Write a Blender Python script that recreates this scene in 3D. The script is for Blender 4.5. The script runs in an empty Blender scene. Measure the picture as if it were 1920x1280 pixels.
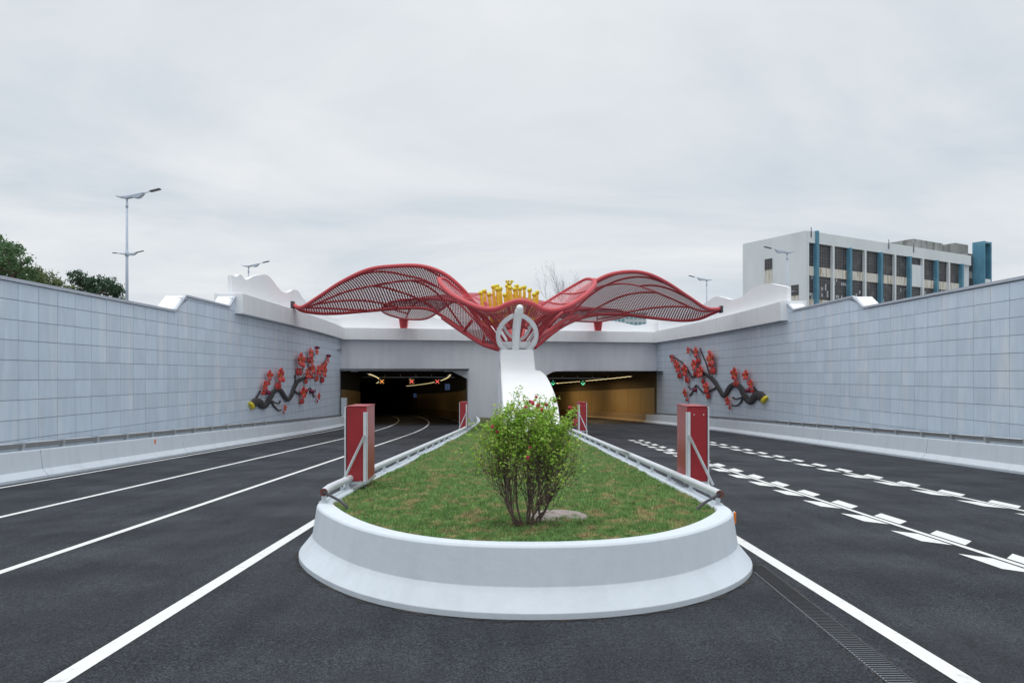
import bpy, math, random
import numpy as np
from mathutils import Vector, Matrix

random.seed(7)
rng = np.random.default_rng(11)
sc = bpy.context.scene
COL = sc.collection
R = math.radians

# ------------------------------------------------------------------ camera
F, H = 1300.0, 2.6              # focal length in photo pixels, eye height in metres
cam_d = bpy.data.cameras.new('camera')
cam = bpy.data.objects.new('camera', cam_d)
COL.objects.link(cam)
cam_d.sensor_width = 36.0
cam_d.lens = 36.0 * F / 1920.0
cam_d.shift_y = 64.0 / 1920.0
cam_d.clip_start = 0.1
cam_d.clip_end = 6000
cam.location = (0, 0, H)
cam.rotation_euler = (R(90), 0, 0)
sc.camera = cam

# ------------------------------------------------------------------ sky and sun
SUN_EL, SUN_AZ = 83.0, 205.0     # degrees; azimuth clockwise from +Y
world = bpy.data.worlds.new('World')
sc.world = world
world.use_nodes = True
nt = world.node_tree
nt.nodes.clear()
def wn(kind, **kw):
    n = nt.nodes.new(kind)
    for k, v in kw.items():
        setattr(n, k, v)
    return n
out = wn('ShaderNodeOutputWorld')
sky = wn('ShaderNodeTexSky', sky_type='NISHITA', sun_disc=False)
sky.sun_elevation = R(SUN_EL)
sky.sun_rotation = R(SUN_AZ)
sky.dust_density = 3.0
bg_sky = wn('ShaderNodeBackground')
bg_sky.inputs['Strength'].default_value = 0.06
nt.links.new(sky.outputs[0], bg_sky.inputs['Color'])
tc = wn('ShaderNodeTexCoord')
sep = wn('ShaderNodeSeparateXYZ')
nt.links.new(tc.outputs['Generated'], sep.inputs[0])
# project the view direction on a flat cloud deck so clouds flatten towards the horizon
zc = wn('ShaderNodeMath', operation='MAXIMUM'); zc.inputs[1].default_value = 0.0
nt.links.new(sep.outputs['Z'], zc.inputs[0])
zd = wn('ShaderNodeMath', operation='ADD'); zd.inputs[1].default_value = 0.16
nt.links.new(zc.outputs[0], zd.inputs[0])
dx = wn('ShaderNodeMath', operation='DIVIDE'); dy = wn('ShaderNodeMath', operation='DIVIDE')
nt.links.new(sep.outputs['X'], dx.inputs[0]); nt.links.new(zd.outputs[0], dx.inputs[1])
nt.links.new(sep.outputs['Y'], dy.inputs[0]); nt.links.new(zd.outputs[0], dy.inputs[1])
cmb = wn('ShaderNodeCombineXYZ')
dxs = wn('ShaderNodeMath', operation='MULTIPLY'); dxs.inputs[1].default_value = 0.6
nt.links.new(dx.outputs[0], dxs.inputs[0]); nt.links.new(dxs.outputs[0], cmb.inputs[0]); nt.links.new(dy.outputs[0], cmb.inputs[1])
nz = wn('ShaderNodeTexNoise')
nz.inputs['Scale'].default_value = 0.95
nz.inputs['Detail'].default_value = 6.0
nz.inputs['Roughness'].default_value = 0.56
nz.inputs['Distortion'].default_value = 0.5
nt.links.new(cmb.outputs[0], nz.inputs['Vector'])
ramp = wn('ShaderNodeValToRGB')
ramp.color_ramp.elements[0].position = 0.36
ramp.color_ramp.elements[0].color = (0.555, 0.612, 0.672, 1)
ramp.color_ramp.elements[1].position = 0.64
ramp.color_ramp.elements[1].color = (0.765, 0.785, 0.80, 1)
nt.links.new(nz.outputs['Fac'], ramp.inputs['Fac'])
# an overcast sky is brighter towards the zenith
zr = wn('ShaderNodeMapRange')
zr.inputs['From Min'].default_value = 0.45
zr.inputs['From Max'].default_value = 1.0
zr.inputs['To Min'].default_value = 1.0
zr.inputs['To Max'].default_value = 1.4
nt.links.new(sep.outputs['Z'], zr.inputs['Value'])
bg_c = wn('ShaderNodeBackground')
nt.links.new(ramp.outputs[0], bg_c.inputs['Color'])
nt.links.new(zr.outputs[0], bg_c.inputs['Strength'])
mixs = wn('ShaderNodeMixShader'); mixs.inputs[0].default_value = 0.94
nt.links.new(bg_sky.outputs[0], mixs.inputs[1]); nt.links.new(bg_c.outputs[0], mixs.inputs[2])
nt.links.new(mixs.outputs[0], out.inputs['Surface'])

sun_d = bpy.data.lights.new('sun', 'SUN')
sun_d.energy = 1.3
sun_d.angle = R(50)
sun_d.color = (1.0, 0.97, 0.93)
sun = bpy.data.objects.new('sun', sun_d)
COL.objects.link(sun)
_az = R(SUN_AZ)
_d = Vector((math.sin(_az) * math.cos(R(SUN_EL)), math.cos(_az) * math.cos(R(SUN_EL)), math.sin(R(SUN_EL))))
sun.rotation_euler = _d.to_track_quat('Z', 'Y').to_euler()

sc.view_settings.view_transform = 'Standard'
sc.view_settings.look = 'None'
sc.view_settings.gamma = 1.0
sc.view_settings.use_curve_mapping = False
sc.view_settings.exposure = 0.2
sc.render.engine = 'CYCLES'
sc.cycles.max_bounces = 6
sc.cycles.diffuse_bounces = 4
sc.cycles.use_denoising = True

# ------------------------------------------------------------------ materials
MATS = {}
def mat(name, color, rough=0.6, metal=0.0, var=0.0, vscale=3.0, bump=0.0, bscale=60.0,
        color2=None, c2scale=1.0, c2lo=0.5, c2hi=0.65, stretch=(1, 1, 1), objvar=0.0, spec=0.5, emit=None, estr=0.0,
        translucent=0.0):
    m = bpy.data.materials.new(name)
    m.use_nodes = True
    t = m.node_tree
    b = t.nodes['Principled BSDF']
    b.inputs['Roughness'].default_value = rough
    b.inputs['Metallic'].default_value = metal
    b.inputs['Specular IOR Level'].default_value = spec
    L = t.links.new
    geo = t.nodes.new('ShaderNodeNewGeometry')
    mp = t.nodes.new('ShaderNodeMapping')
    mp.inputs['Scale'].default_value = stretch
    L(geo.outputs['Position'], mp.inputs['Vector'])
    c = t.nodes.new('ShaderNodeRGB'); c.outputs[0].default_value = (*color, 1)
    src = c.outputs[0]
    if color2 is not None:
        n = t.nodes.new('ShaderNodeTexNoise')
        n.inputs['Scale'].default_value = c2scale
        n.inputs['Detail'].default_value = 5
        L(mp.outputs[0], n.inputs['Vector'])
        r = t.nodes.new('ShaderNodeMapRange')
        r.inputs['From Min'].default_value = c2lo; r.inputs['From Max'].default_value = c2hi
        L(n.outputs['Fac'], r.inputs['Value'])
        mx = t.nodes.new('ShaderNodeMix'); mx.data_type = 'RGBA'
        L(r.outputs[0], mx.inputs[0]); L(src, mx.inputs[6])
        mx.inputs[7].default_value = (*color2, 1)
        src = mx.outputs[2]
    if var > 0 or objvar > 0:
        hs = t.nodes.new('ShaderNodeHueSaturation')
        L(src, hs.inputs['Color'])
        val = None
        if var > 0:
            n = t.nodes.new('ShaderNodeTexNoise')
            n.inputs['Scale'].default_value = vscale
            n.inputs['Detail'].default_value = 6
            n.inputs['Roughness'].default_value = 0.6
            L(mp.outputs[0], n.inputs['Vector'])
            r = t.nodes.new('ShaderNodeMapRange')
            r.inputs['From Min'].default_value = 0.25; r.inputs['From Max'].default_value = 0.75
            r.inputs['To Min'].default_value = 1 - var; r.inputs['To Max'].default_value = 1 + var
            L(n.outputs['Fac'], r.inputs['Value'])
            val = r.outputs[0]
        if objvar > 0:
            oi = t.nodes.new('ShaderNodeObjectInfo')
            r2 = t.nodes.new('ShaderNodeMapRange')
            r2.inputs['To Min'].default_value = 1 - objvar; r2.inputs['To Max'].default_value = 1 + objvar
            L(oi.outputs['Random'], r2.inputs['Value'])
            if val is None:
                val = r2.outputs[0]
            else:
                mu = t.nodes.new('ShaderNodeMath'); mu.operation = 'MULTIPLY'
                L(val, mu.inputs[0]); L(r2.outputs[0], mu.inputs[1]); val = mu.outputs[0]
        L(val, hs.inputs['Value'])
        src = hs.outputs[0]
    L(src, b.inputs['Base Color'])
    if bump > 0:
        n = t.nodes.new('ShaderNodeTexNoise')
        n.inputs['Scale'].default_value = bscale
        n.inputs['Detail'].default_value = 4
        L(geo.outputs['Position'], n.inputs['Vector'])
        bp = t.nodes.new('ShaderNodeBump')
        bp.inputs['Strength'].default_value = bump
        bp.inputs['Distance'].default_value = 0.02
        L(n.outputs['Fac'], bp.inputs['Height'])
        L(bp.outputs[0], b.inputs['Normal'])
    if emit is not None:
        b.inputs['Emission Color'].default_value = (*emit, 1)
        b.inputs['Emission Strength'].default_value = estr
    if translucent > 0:
        tr = t.nodes.new('ShaderNodeBsdfTranslucent')
        L(src, tr.inputs['Color'])
        ms = t.nodes.new('ShaderNodeMixShader'); ms.inputs[0].default_value = translucent
        L(b.outputs[0], ms.inputs[1]); L(tr.outputs[0], ms.inputs[2])
        L(ms.outputs[0], t.nodes['Material Output'].inputs['Surface'])
    MATS[name] = m
    return m

def asphalt():
    m = mat('asphalt', (0.030, 0.0335, 0.041), 0.75, bump=1.0, bscale=80, spec=0.30)
    t = m.node_tree; L = t.links.new; b = t.nodes['Principled BSDF']
    geo = t.nodes.new('ShaderNodeNewGeometry')
    def fac(scale, lo, hi, a, c, detail=3, st=(1, 1, 1)):
        mp = t.nodes.new('ShaderNodeMapping'); mp.inputs['Scale'].default_value = st
        L(geo.outputs['Position'], mp.inputs['Vector'])
        n = t.nodes.new('ShaderNodeTexNoise'); n.inputs['Scale'].default_value = scale; n.inputs['Detail'].default_value = detail
        L(mp.outputs[0], n.inputs['Vector'])
        r = t.nodes.new('ShaderNodeMapRange')
        for k, v in (('From Min', lo), ('From Max', hi), ('To Min', a), ('To Max', c)):
            r.inputs[k].default_value = v
        L(n.outputs['Fac'], r.inputs['Value'])
        return r.outputs[0]
    def mul(p, q):
        x = t.nodes.new('ShaderNodeMath'); x.operation = 'MULTIPLY'; L(p, x.inputs[0]); L(q, x.inputs[1]); return x.outputs[0]
    g = mul(fac(48, .36, .64, .30, 1.85, 2), fac(17, .35, .65, .74, 1.28, 4))
    g = mul(g, fac(.55, .35, .65, .72, 1.26, 6))
    g = mul(g, fac(2.6, .35, .65, .86, 1.16, 4, (1, .12, 1)))
    hs = t.nodes.new('ShaderNodeHueSaturation'); hs.inputs['Color'].default_value = (0.030, 0.0335, 0.041, 1)
    L(g, hs.inputs['Value']); L(hs.outputs[0], b.inputs['Base Color'])
    L(fac(.5, .35, .65, .62, .86, 4), b.inputs['Roughness'])
    return m
ASPHALT = asphalt()
LINE = mat('road_paint', (0.80, 0.81, 0.80), 0.55, var=0.06, vscale=9, color2=(0.60, 0.61, 0.60), c2scale=6, c2lo=0.60, c2hi=0.75, bump=0.2, bscale=120)
WHITE = mat('white_concrete', (0.87, 0.89, 0.915), 0.6, var=0.03, vscale=1.3, color2=(0.80, 0.825, 0.85), c2scale=0.8, c2lo=0.50, c2hi=0.75, stretch=(1.6, 1.6, 0.3), bump=0.08, bscale=30)
BARRIER = mat('painted_barrier', (0.68, 0.745, 0.805), 0.65, var=0.03, vscale=3.0, color2=(0.63, 0.69, 0.745), c2scale=1.3, c2lo=0.50, c2hi=0.75, bump=0.25, bscale=7, spec=0.25, stretch=(1.8, 1.8, 0.45))
PLASTER = mat('portal_plaster', (0.80, 0.835, 0.89), 0.7, var=0.045, vscale=1.0, bump=0.06, bscale=25, stretch=(1.5, 1.5, 0.25), color2=(0.75, 0.785, 0.84), c2scale=0.8, c2lo=0.5, c2hi=0.7)
WHITEP = mat('white_paint', (0.86, 0.88, 0.90), 0.5, var=0.02, vscale=1.0)
PANEL = mat('wall_panel', (0.67, 0.775, 0.885), 0.5, var=0.07, vscale=1.5, stretch=(3.2, 3.2, 0.5), objvar=0.05, color2=(0.77, 0.835, 0.90), c2scale=0.45, c2lo=0.52, c2hi=0.72, bump=0.05, bscale=40)
JOINT = mat('panel_joint', (0.30, 0.335, 0.39), 0.8)
COPING = mat('coping', (0.52, 0.56, 0.63), 0.5, var=0.05, vscale=2)
RED = mat('red_paint', (0.57, 0.072, 0.085), 0.42, var=0.05, vscale=1.5, spec=0.45)
REDMESH = mat('red_mesh', (0.43, 0.03, 0.05), 0.5)
REDBOX = mat('red_box_paint', (0.36, 0.028, 0.036), 0.36, var=0.08, vscale=5, spec=0.45)
YELLOW = mat('yellow_paint', (0.84, 0.56, 0.04), 0.5, var=0.12, vscale=6)
YTIP = mat('yellow_tip', (0.76, 0.66, 0.05), 0.6, var=0.1, vscale=9)
STEEL = mat('galvanised_steel', (0.62, 0.65, 0.68), 0.38, metal=0.55, var=0.10, vscale=7)
STEELW = mat('painted_steel', (0.68, 0.72, 0.76), 0.42, var=0.08, vscale=6)
DARK = mat('dark_steel', (0.05, 0.05, 0.06), 0.5)
RUST = mat('rust', (0.14, 0.055, 0.045), 0.8, var=0.3, vscale=25)
ORANGE = mat('orange_reflector', (0.85, 0.22, 0.02), 0.3)
SOIL = mat('turf_soil', (0.075, 0.085, 0.036), 0.95, var=0.3, vscale=6, color2=(0.16, 0.11, 0.06), c2scale=1.1, c2lo=0.52, c2hi=0.68, bump=0.6, bscale=30)
GRASS = mat('grass', (0.225, 0.385, 0.130), 0.7, var=0.55, vscale=7.0, color2=(0.50, 0.42, 0.22), c2scale=2.6, c2lo=0.51, c2hi=0.65, translucent=0.25, spec=0.2)
LEAF = mat('bush_leaf', (0.36, 0.60, 0.085), 0.5, var=0.30, vscale=14, color2=(0.50, 0.58, 0.16), c2scale=9, c2lo=0.5, c2hi=0.62, translucent=0.35, spec=0.3)
STEM = mat('bush_stem', (0.16, 0.11, 0.092), 0.85, var=0.3, vscale=20)
PINK = mat('bush_blossom', (0.75, 0.08, 0.15), 0.6, var=0.25, vscale=20, translucent=0.3)
TREELEAF = mat('tree_leaf', (0.115, 0.205, 0.095), 0.6, var=0.35, vscale=1.2, translucent=0.25, spec=0.3)
TREELEAF2 = mat('olive_tree_leaf', (0.16, 0.21, 0.10), 0.6, var=0.35, vscale=1.2, translucent=0.25, spec=0.3)
TREELEAF3 = mat('dark_tree_leaf', (0.07, 0.135, 0.08), 0.6, var=0.35, vscale=1.2, translucent=0.2, spec=0.3)
BARK = mat('bark', (0.12, 0.095, 0.075), 0.9, var=0.3, vscale=5)
TWIG = mat('bare_twig', (0.22, 0.20, 0.21), 0.9)
BRANCH = mat('relief_branch', (0.055, 0.052, 0.055), 0.8, var=0.45, vscale=5, bump=0.7, bscale=9)
CUT = mat('cut_wood_yellow', (0.82, 0.66, 0.04), 0.6, var=0.08, vscale=6)
PETAL = mat('relief_petal', (0.74, 0.055, 0.048), 0.42, var=0.3, vscale=3.0, color2=(0.60, 0.16, 0.11), c2scale=2.2, c2lo=0.52, c2hi=0.70)
BUD = mat('relief_bud', (0.20, 0.02, 0.07), 0.5, var=0.3, vscale=4)
PISTIL = mat('relief_stamen', (0.62, 0.28, 0.03), 0.6, var=0.2, vscale=5)
CONC = mat('manhole_concrete', (0.33, 0.28, 0.265), 0.9, var=0.2, vscale=9, bump=0.5, bscale=30)
DIRT = mat('terrain_soil', (0.16, 0.15, 0.12), 0.95, var=0.2, vscale=0.4)
BWHITE = mat('factory_render', (0.74, 0.80, 0.84), 0.8, var=0.06, vscale=0.7, color2=(0.63, 0.69, 0.73), c2scale=0.35, c2lo=0.5, c2hi=0.7, stretch=(1, 1, 0.35))
BSTAIN = mat('stained_spandrel', (0.70, 0.69, 0.64), 0.85, var=0.12, vscale=1.5, color2=(0.33, 0.26, 0.17), c2scale=1.7, c2lo=0.50, c2hi=0.68, stretch=(1.6, 1.6, 0.22))
FITTING = mat('light_fitting', (0.27, 0.28, 0.28), 0.5, metal=0.2, var=0.12, vscale=5)
BBLUE = mat('blue_pier', (0.10, 0.27, 0.39), 0.7, var=0.10, vscale=0.8, color2=(0.15, 0.36, 0.46), c2scale=0.6, c2lo=0.5, c2hi=0.7)
BCONC = mat('weathered_concrete', (0.30, 0.31, 0.30), 0.9, var=0.3, vscale=0.8, color2=(0.16, 0.15, 0.14), c2scale=0.9, c2lo=0.48, c2hi=0.66, stretch=(1, 1, 0.4))
GLASS = mat('dirty_glass', (0.05, 0.053, 0.062), 0.3, var=0.5, vscale=1.2, color2=(0.15, 0.14, 0.14), c2scale=0.8, c2lo=0.55, c2hi=0.7)
PANE = mat('pale_pane', (0.50, 0.54, 0.58), 0.5, var=0.1, vscale=3)
BAR = mat('window_bar', (0.16, 0.16, 0.17), 0.7)
TAN = mat('tunnel_panel', (0.50, 0.36, 0.18), 0.45, var=0.06, vscale=0.7, objvar=0.05)
TANLOW = mat('tunnel_band', (0.32, 0.20, 0.10), 0.5, var=0.1, vscale=0.7)
WARMBAR = mat('warm_lit_barrier', (0.42, 0.31, 0.20), 0.6, var=0.08, vscale=1.0)  # same concrete barrier, with the tunnel's warm lamplight put into its colour
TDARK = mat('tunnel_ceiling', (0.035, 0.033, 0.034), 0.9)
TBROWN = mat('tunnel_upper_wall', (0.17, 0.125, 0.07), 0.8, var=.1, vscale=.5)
STRIP = mat('lamp_strip', (0.9, 0.8, 0.5), 0.5, emit=(1.0, 0.80, 0.40), estr=1.1)
REDLED = mat('red_signal', (0.6, 0.05, 0.03), 0.5, emit=(1.0, 0.16, 0.10), estr=1.3)
AMBLED = mat('amber_signal', (0.7, 0.3, 0.05), 0.5, emit=(1.0, 0.40, 0.10), estr=1.3)
GRNLED = mat('green_signal', (0.1, 0.6, 0.3), 0.5, emit=(0.15, 1.0, 0.50), estr=0.8)
BLUESIGN = mat('blue_sign', (0.05, 0.10, 0.32), 0.5, emit=(0.15, 0.25, 0.6), estr=0.12)
LAMPBLUE = mat('lamp_paint', (0.50, 0.58, 0.70), 0.4)
LAMPDARK = mat('lamp_head', (0.14, 0.15, 0.17), 0.5)
FARB = mat('far_building', (0.55, 0.60, 0.62), 0.9)
FARG = mat('far_window', (0.16, 0.33, 0.38), 0.6)
GRATE = mat('iron_grate', (0.034, 0.035, 0.038), 0.75, metal=0.1, var=0.3, vscale=30)

# ------------------------------------------------------------------ mesh helpers
class MB:
    def __init__(s):
        s.v = []; s.f = []; s.sm = []
    def add(s, verts, faces, smooth=False):
        o = len(s.v)
        s.v += [tuple(p) for p in verts]
        s.f += [tuple(i + o for i in f) for f in faces]
        s.sm += [smooth] * len(faces)
    def box(s, c, d, rz=0.0, M=None):
        x, y, z = d[0] / 2, d[1] / 2, d[2] / 2
        vs = [Vector((sx * x, sy * y, sz * z)) for sz in (-1, 1) for sy in (-1, 1) for sx in (-1, 1)]
        m = M if M is not None else Matrix.Rotation(rz, 3, 'Z')
        vs = [m @ p + Vector(c) for p in vs]
        s.add(vs, [(0, 2, 3, 1), (4, 5, 7, 6), (0, 1, 5, 4), (1, 3, 7, 5), (3, 2, 6, 7), (2, 0, 4, 6)])
    def box2(s, a, b):
        s.box([(a[i] + b[i]) / 2 for i in range(3)], [abs(b[i] - a[i]) for i in range(3)])
    def bar(s, a, b, w, h, up=(0, 0, 1)):
        a, b = Vector(a), Vector(b)
        t = (b - a); L = t.length; t.normalize()
        u = Vector(up)
        if abs(t.dot(u)) > 0.98:
            u = Vector((0, 1, 0))
        x = t.cross(u).normalized(); z = x.cross(t).normalized()
        M = Matrix((x, t, z)).transposed()
        s.box((a + b) / 2, (w, L, h), M=M)
    def tube(s, pts, rad, n=8, cap=True, closed=False):
        pts = [Vector(p) for p in pts]
        N = len(pts)
        rr = rad if hasattr(rad, '__len__') else [rad] * N
        vs = []; up = None
        for i in range(N):
            if closed:
                t = pts[(i + 1) % N] - pts[i - 1]
            else:
                t = pts[min(i + 1, N - 1)] - pts[max(i - 1, 0)]
            if t.length < 1e-9:
                t = Vector((0, 0, 1))
            t.normalize()
            if up is None:
                up = Vector((0, 0, 1)) if abs(t.z) < 0.9 else Vector((1, 0, 0))
            x = t.cross(up)
            if x.length < 1e-6:
                x = t.cross(Vector((1, 0, 0)))
            x.normalize(); y = x.cross(t).normalized(); up = y
            for k in range(n):
                a = 2 * math.pi * k / n
                vs.append(pts[i] + (x * math.cos(a) + y * math.sin(a)) * rr[i])
        fs = []
        for i in range(N if closed else N - 1):
            j = (i + 1) % N
            for k in range(n):
                l = (k + 1) % n
                fs.append((i * n + k, i * n + l, j * n + l, j * n + k))
        s.add(vs, fs, True)
        if cap and not closed:
            o = len(s.v) - N * n
            s.f.append(tuple(o + k for k in reversed(range(n)))); s.sm.append(False)
            s.f.append(tuple(o + (N - 1) * n + k for k in range(n))); s.sm.append(False)
    def prism(s, poly, vec):
        vec = Vector(vec); n = len(poly)
        vs = [Vector(p) for p in poly] + [Vector(p) + vec for p in poly]
        s.add(vs, [tuple(reversed(range(n))), tuple(range(n, 2 * n))] +
              [(i, (i + 1) % n, n + (i + 1) % n, n + i) for i in range(n)])
    def ball(s, c, r, nu=10, nv=7, M=None):
        if not hasattr(r, '__len__'):
            r = (r, r, r)
        vs = []
        for j in range(nv + 1):
            ph = math.pi * j / nv
            for i in range(nu):
                a = 2 * math.pi * i / nu
                p = Vector((r[0] * math.sin(ph) * math.cos(a), r[1] * math.sin(ph) * math.sin(a), r[2] * math.cos(ph)))
                if M is not None:
                    p = M @ p
                vs.append(p + Vector(c))
        fs = []
        for j in range(nv):
            for i in range(nu):
                k = (i + 1) % nu
                fs.append((j * nu + i, (j + 1) * nu + i, (j + 1) * nu + k, j * nu + k))
        s.add(vs, fs, True)
    def grid(s, P, smooth=True, flip=False):
        P = np.asarray(P); n, m = P.shape[:2]
        vs = P.reshape(-1, 3).tolist()
        fs = []
        for i in range(n - 1):
            for j in range(m - 1):
                q = (i * m + j, i * m + j + 1, (i + 1) * m + j + 1, (i + 1) * m + j)
                fs.append(q[::-1] if flip else q)
        s.add(vs, fs, smooth)
    def mesh(s, name, m):
        me = bpy.data.meshes.new(name)
        me.from_pydata(s.v, [], s.f)
        me.polygons.foreach_set('use_smooth', s.sm)
        me.materials.append(m)
        me.update()
        return me
    def build(s, name, m, parent=None, bevel=0.0, seg=2, **props):
        o = bpy.data.objects.new(name, s.mesh(name, m))
        COL.objects.link(o)
        if parent is not None:
            o.parent = parent
        if bevel:
            b = o.modifiers.new('bevel', 'BEVEL'); b.width = bevel; b.segments = seg; b.limit_method = 'ANGLE'; b.angle_limit = R(40)
        for k, v in props.items():
            o[k] = v
        return o

def link_mesh(name, me, parent=None, loc=(0, 0, 0), rz=0.0, scale=None):
    o = bpy.data.objects.new(name, me)
    COL.objects.link(o)
    o.location = loc
    o.rotation_euler = (0, 0, rz)
    if scale is not None:
        o.scale = scale
    if parent is not None:
        o.parent = parent
    return o
def tag(o, label, cat, group=None):
    o['label'] = label; o['category'] = cat
    if group:
        o['group'] = group
    return o
def thing(name, label, cat, loc=(0, 0, 0), rz=0.0, group=None):
    o = bpy.data.objects.new(name, None)
    COL.objects.link(o)
    o.location = loc; o.rotation_euler = (0, 0, rz)
    return tag(o, label, cat, group)
def struct(o):
    o['kind'] = 'structure'
    return o
def copy_tree(o, parent=None):
    c = o.copy(); COL.objects.link(c)
    if parent is not None:
        c.parent = parent
    for ch in list(o.children):
        copy_tree(ch, c)
    return c
def P(u, v, Y):                      # photo pixel at a chosen distance -> point in the place
    return Vector(((u - 960) * Y / F, Y, H - (v - 704) * Y / F))
def cr(pts, n):                      # Catmull-Rom through points, n even samples
    p = np.array([list(q) for q in pts], float)
    p = np.vstack([2 * p[0] - p[1], p, 2 * p[-1] - p[-2]])
    res = []
    for i in range(1, len(p) - 2):
        for t in np.linspace(0, 1, 24, endpoint=False):
            a, b, c, d = p[i - 1], p[i], p[i + 1], p[i + 2]
            res.append(0.5 * ((2 * b) + (-a + c) * t + (2 * a - 5 * b + 4 * c - d) * t * t + (-a + 3 * b - 3 * c + d) * t ** 3))
    res.append(p[-2]); res = np.array(res)
    s = np.concatenate([[0], np.cumsum(np.linalg.norm(np.diff(res, axis=0), axis=1))])
    q = np.linspace(0, s[-1], n)
    return np.stack([np.interp(q, s, res[:, k]) for k in range(res.shape[1])], 1)

# ------------------------------------------------------------------ alignment of the ramp
G = 0.035
def off(Y):
    return -(max(0.0, Y - 50.0)) ** 2 / 480.0
def gz(Y):
    return -G * Y if Y > -40 else G * 40
def WL(Y):                           # face of the left wall
    return -16.4 - 0.3 * min(max((Y - 40) / 31.0, 0), 1) + off(Y)
def WR(Y):                           # face of the right wall
    return 18.7 - 0.0135 * (min(max(Y, 10), 78) - 24) + off(Y)
YL, YR = 71.2, 78.2                  # distance of the portal at its two corners
PLc = Vector((WL(YL), YL, 0)); PRc = Vector((WR(YR), YR, 0))
PE = (PRc - PLc); PLEN = PE.length; PE.normalize()
PN = Vector((-PE.y, PE.x, 0))        # into the tunnel
PANG = math.atan2(PE.y, PE.x)
def PP(s, d, z):
    q = PLc + PE * s + PN * d
    return Vector((q.x, q.y, z))
def s_of(u):                         # photo column -> distance along the portal face
    r = (u - 960) / F
    # PLc.x + PE.x s = r (PLc.y + PE.y s)
    return (r * PLc.y - PLc.x) / (PE.x - r * PE.y)

YS = list(range(-40, 46, 5)) + list(range(46, 232, 4))

# ------------------------------------------------------------------ ground
mb = MB()
mb.grid([[(x + off(Y), Y, gz(Y)) for x in (-17.6, -12, -6, 0, 6, 12, 19.6)] for Y in YS], flip=True)
road = struct(mb.build('road', ASPHALT))
mb = MB()
Z_L, Z_R, Z_T = 5.2, 5.6, 6.9
mb.add([(-17.35, -60, Z_L), (-17.35, 70, Z_L), (-17.9, 80, Z_L), (-30, 100, Z_L), (-30, 3000, Z_L), (-2500, 3000, Z_L), (-2500, -60, Z_L)], [(0, 1, 2, 3, 4, 5, 6)])
mb.add([(19.8, -60, Z_R), (2500, -60, Z_R), (2500, 3000, Z_R), (28, 3000, Z_R), (28, 100, Z_R), (18.6, 79, Z_R), (19.2, 60, Z_R)], [(0, 1, 2, 3, 4, 5, 6)])
a, b = PP(-1.6, 1.0, Z_T), PP(PLEN + 1.6, 1.0, Z_T)
mb.add([a, b, (30, 100, Z_T), (60, 3000, Z_T), (-60, 3000, Z_T), (-32, 100, Z_T)], [(0, 1, 2, 3, 4, 5)])
mb.add([(-2500, -2000, 1.2), (2500, -2000, 1.2), (2500, -60, 1.2), (-2500, -60, 1.2)], [(0, 1, 2, 3)])
struct(mb.build('terrain', DIRT))

# painted lines
def line_mesh(lat, w, y0, y1, step=2.5, z=0.006):
    n = max(2, int((y1 - y0) / step))
    ys = np.linspace(y0, y1, n)
    m_ = MB()
    m_.grid([[(lat - w / 2 + off(Y), Y, gz(Y) + z), (lat + w / 2 + off(Y), Y, gz(Y) + z)] for Y in ys], flip=True, smooth=False)
    return m_
for lat, w, y0, y1 in ((-15.12, .16, 2, 200), (-11.35, .16, 2, 200), (-7.72, .16, 2, 200), (-4.2, .21, 2, 200),
                       (4.2, .21, 2, 200), (8.0, .12, 2, 36), (12.0, .12, 2, 25), ):
    line_mesh(lat, w, y0, y1).build('lane_line', LINE, road)
# slowing-down marks either side of the two right-hand lane lines
for lat, y0, y1, fl in ((8.0, 4.4, 46, 0), (12.0, 8.6, 43, 0)):
    Yc = y0; k = 0
    while Yc < y1:
        for sd in (-1, 1):
            L = 1.05
            q = [(lat + sd * .115, Yc - .35), (lat + sd * .115, Yc - .35 + L), (lat + sd * .46, Yc + L), (lat + sd * .46, Yc)]
            m_ = MB()
            vs = [(x + off(y), y, gz(y) + .006) for x, y in q]
            m_.add(vs, [(0, 1, 2, 3) if sd < 0 else (3, 2, 1, 0)])
            m_.build('slowing_mark', LINE, road)
        Yc += 2.09; k += 1

# drain beside the island
drain = thing('drain_channel', 'narrow iron drain grating in the asphalt running from the island barrier to the picture edge', 'drain')
mb = MB()
def dX(Y):
    return 3.58 + (Y - 6.4) * 0.05
for sd in (-1, 1):
    mb.grid([[(dX(Y) + sd * .135 - .011, Y, gz(Y) + .008), (dX(Y) + sd * .135 + .011, Y, gz(Y) + .008)] for Y in np.linspace(2.5, 10.9, 20)], flip=True)
mb.build('frame', mat('worn_frame', (0.055, 0.057, 0.062), .8, var=.5, vscale=14), drain)
mb = MB()
mb.grid([[(dX(Y) - .12, Y, gz(Y) + .004), (dX(Y) + .12, Y, gz(Y) + .004)] for Y in np.linspace(2.5, 10.9, 20)], flip=True)
mb.build('channel', JOINT, drain)
bar_m = MB(); bar_m.box((0, 0, 0), (.235, .022, .008)); bar_me = bar_m.mesh('slat', GRATE)
Y = 2.6
while Y < 8.6:
    link_mesh('slat', bar_me, drain, (dX(Y), Y, gz(Y) + .009), 0.0); Y += .055
mb = MB()
while Y < 10.85:
    mb.box((dX(Y), Y, gz(Y) + .009), (.235, .022, .008)); Y += .055
mb.build('far_slats', GRATE, drain, kind='stuff')
mb = MB()
for k in range(420):
    Y = rng.uniform(4.0, 10.8); sd = rng.choice([-1, 1])
    x = dX(Y) + sd * (.15 + abs(rng.normal(0, .02)))
    r = rng.uniform(.003, .009)
    mb.ball((x, Y, gz(Y) + .004), (r, r * 2.6, .005), 5, 3)
mb.build('mortar_edge', mat('mortar', (0.10, .10, .105), .9, var=.4, vscale=20), drain, kind='stuff')

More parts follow.
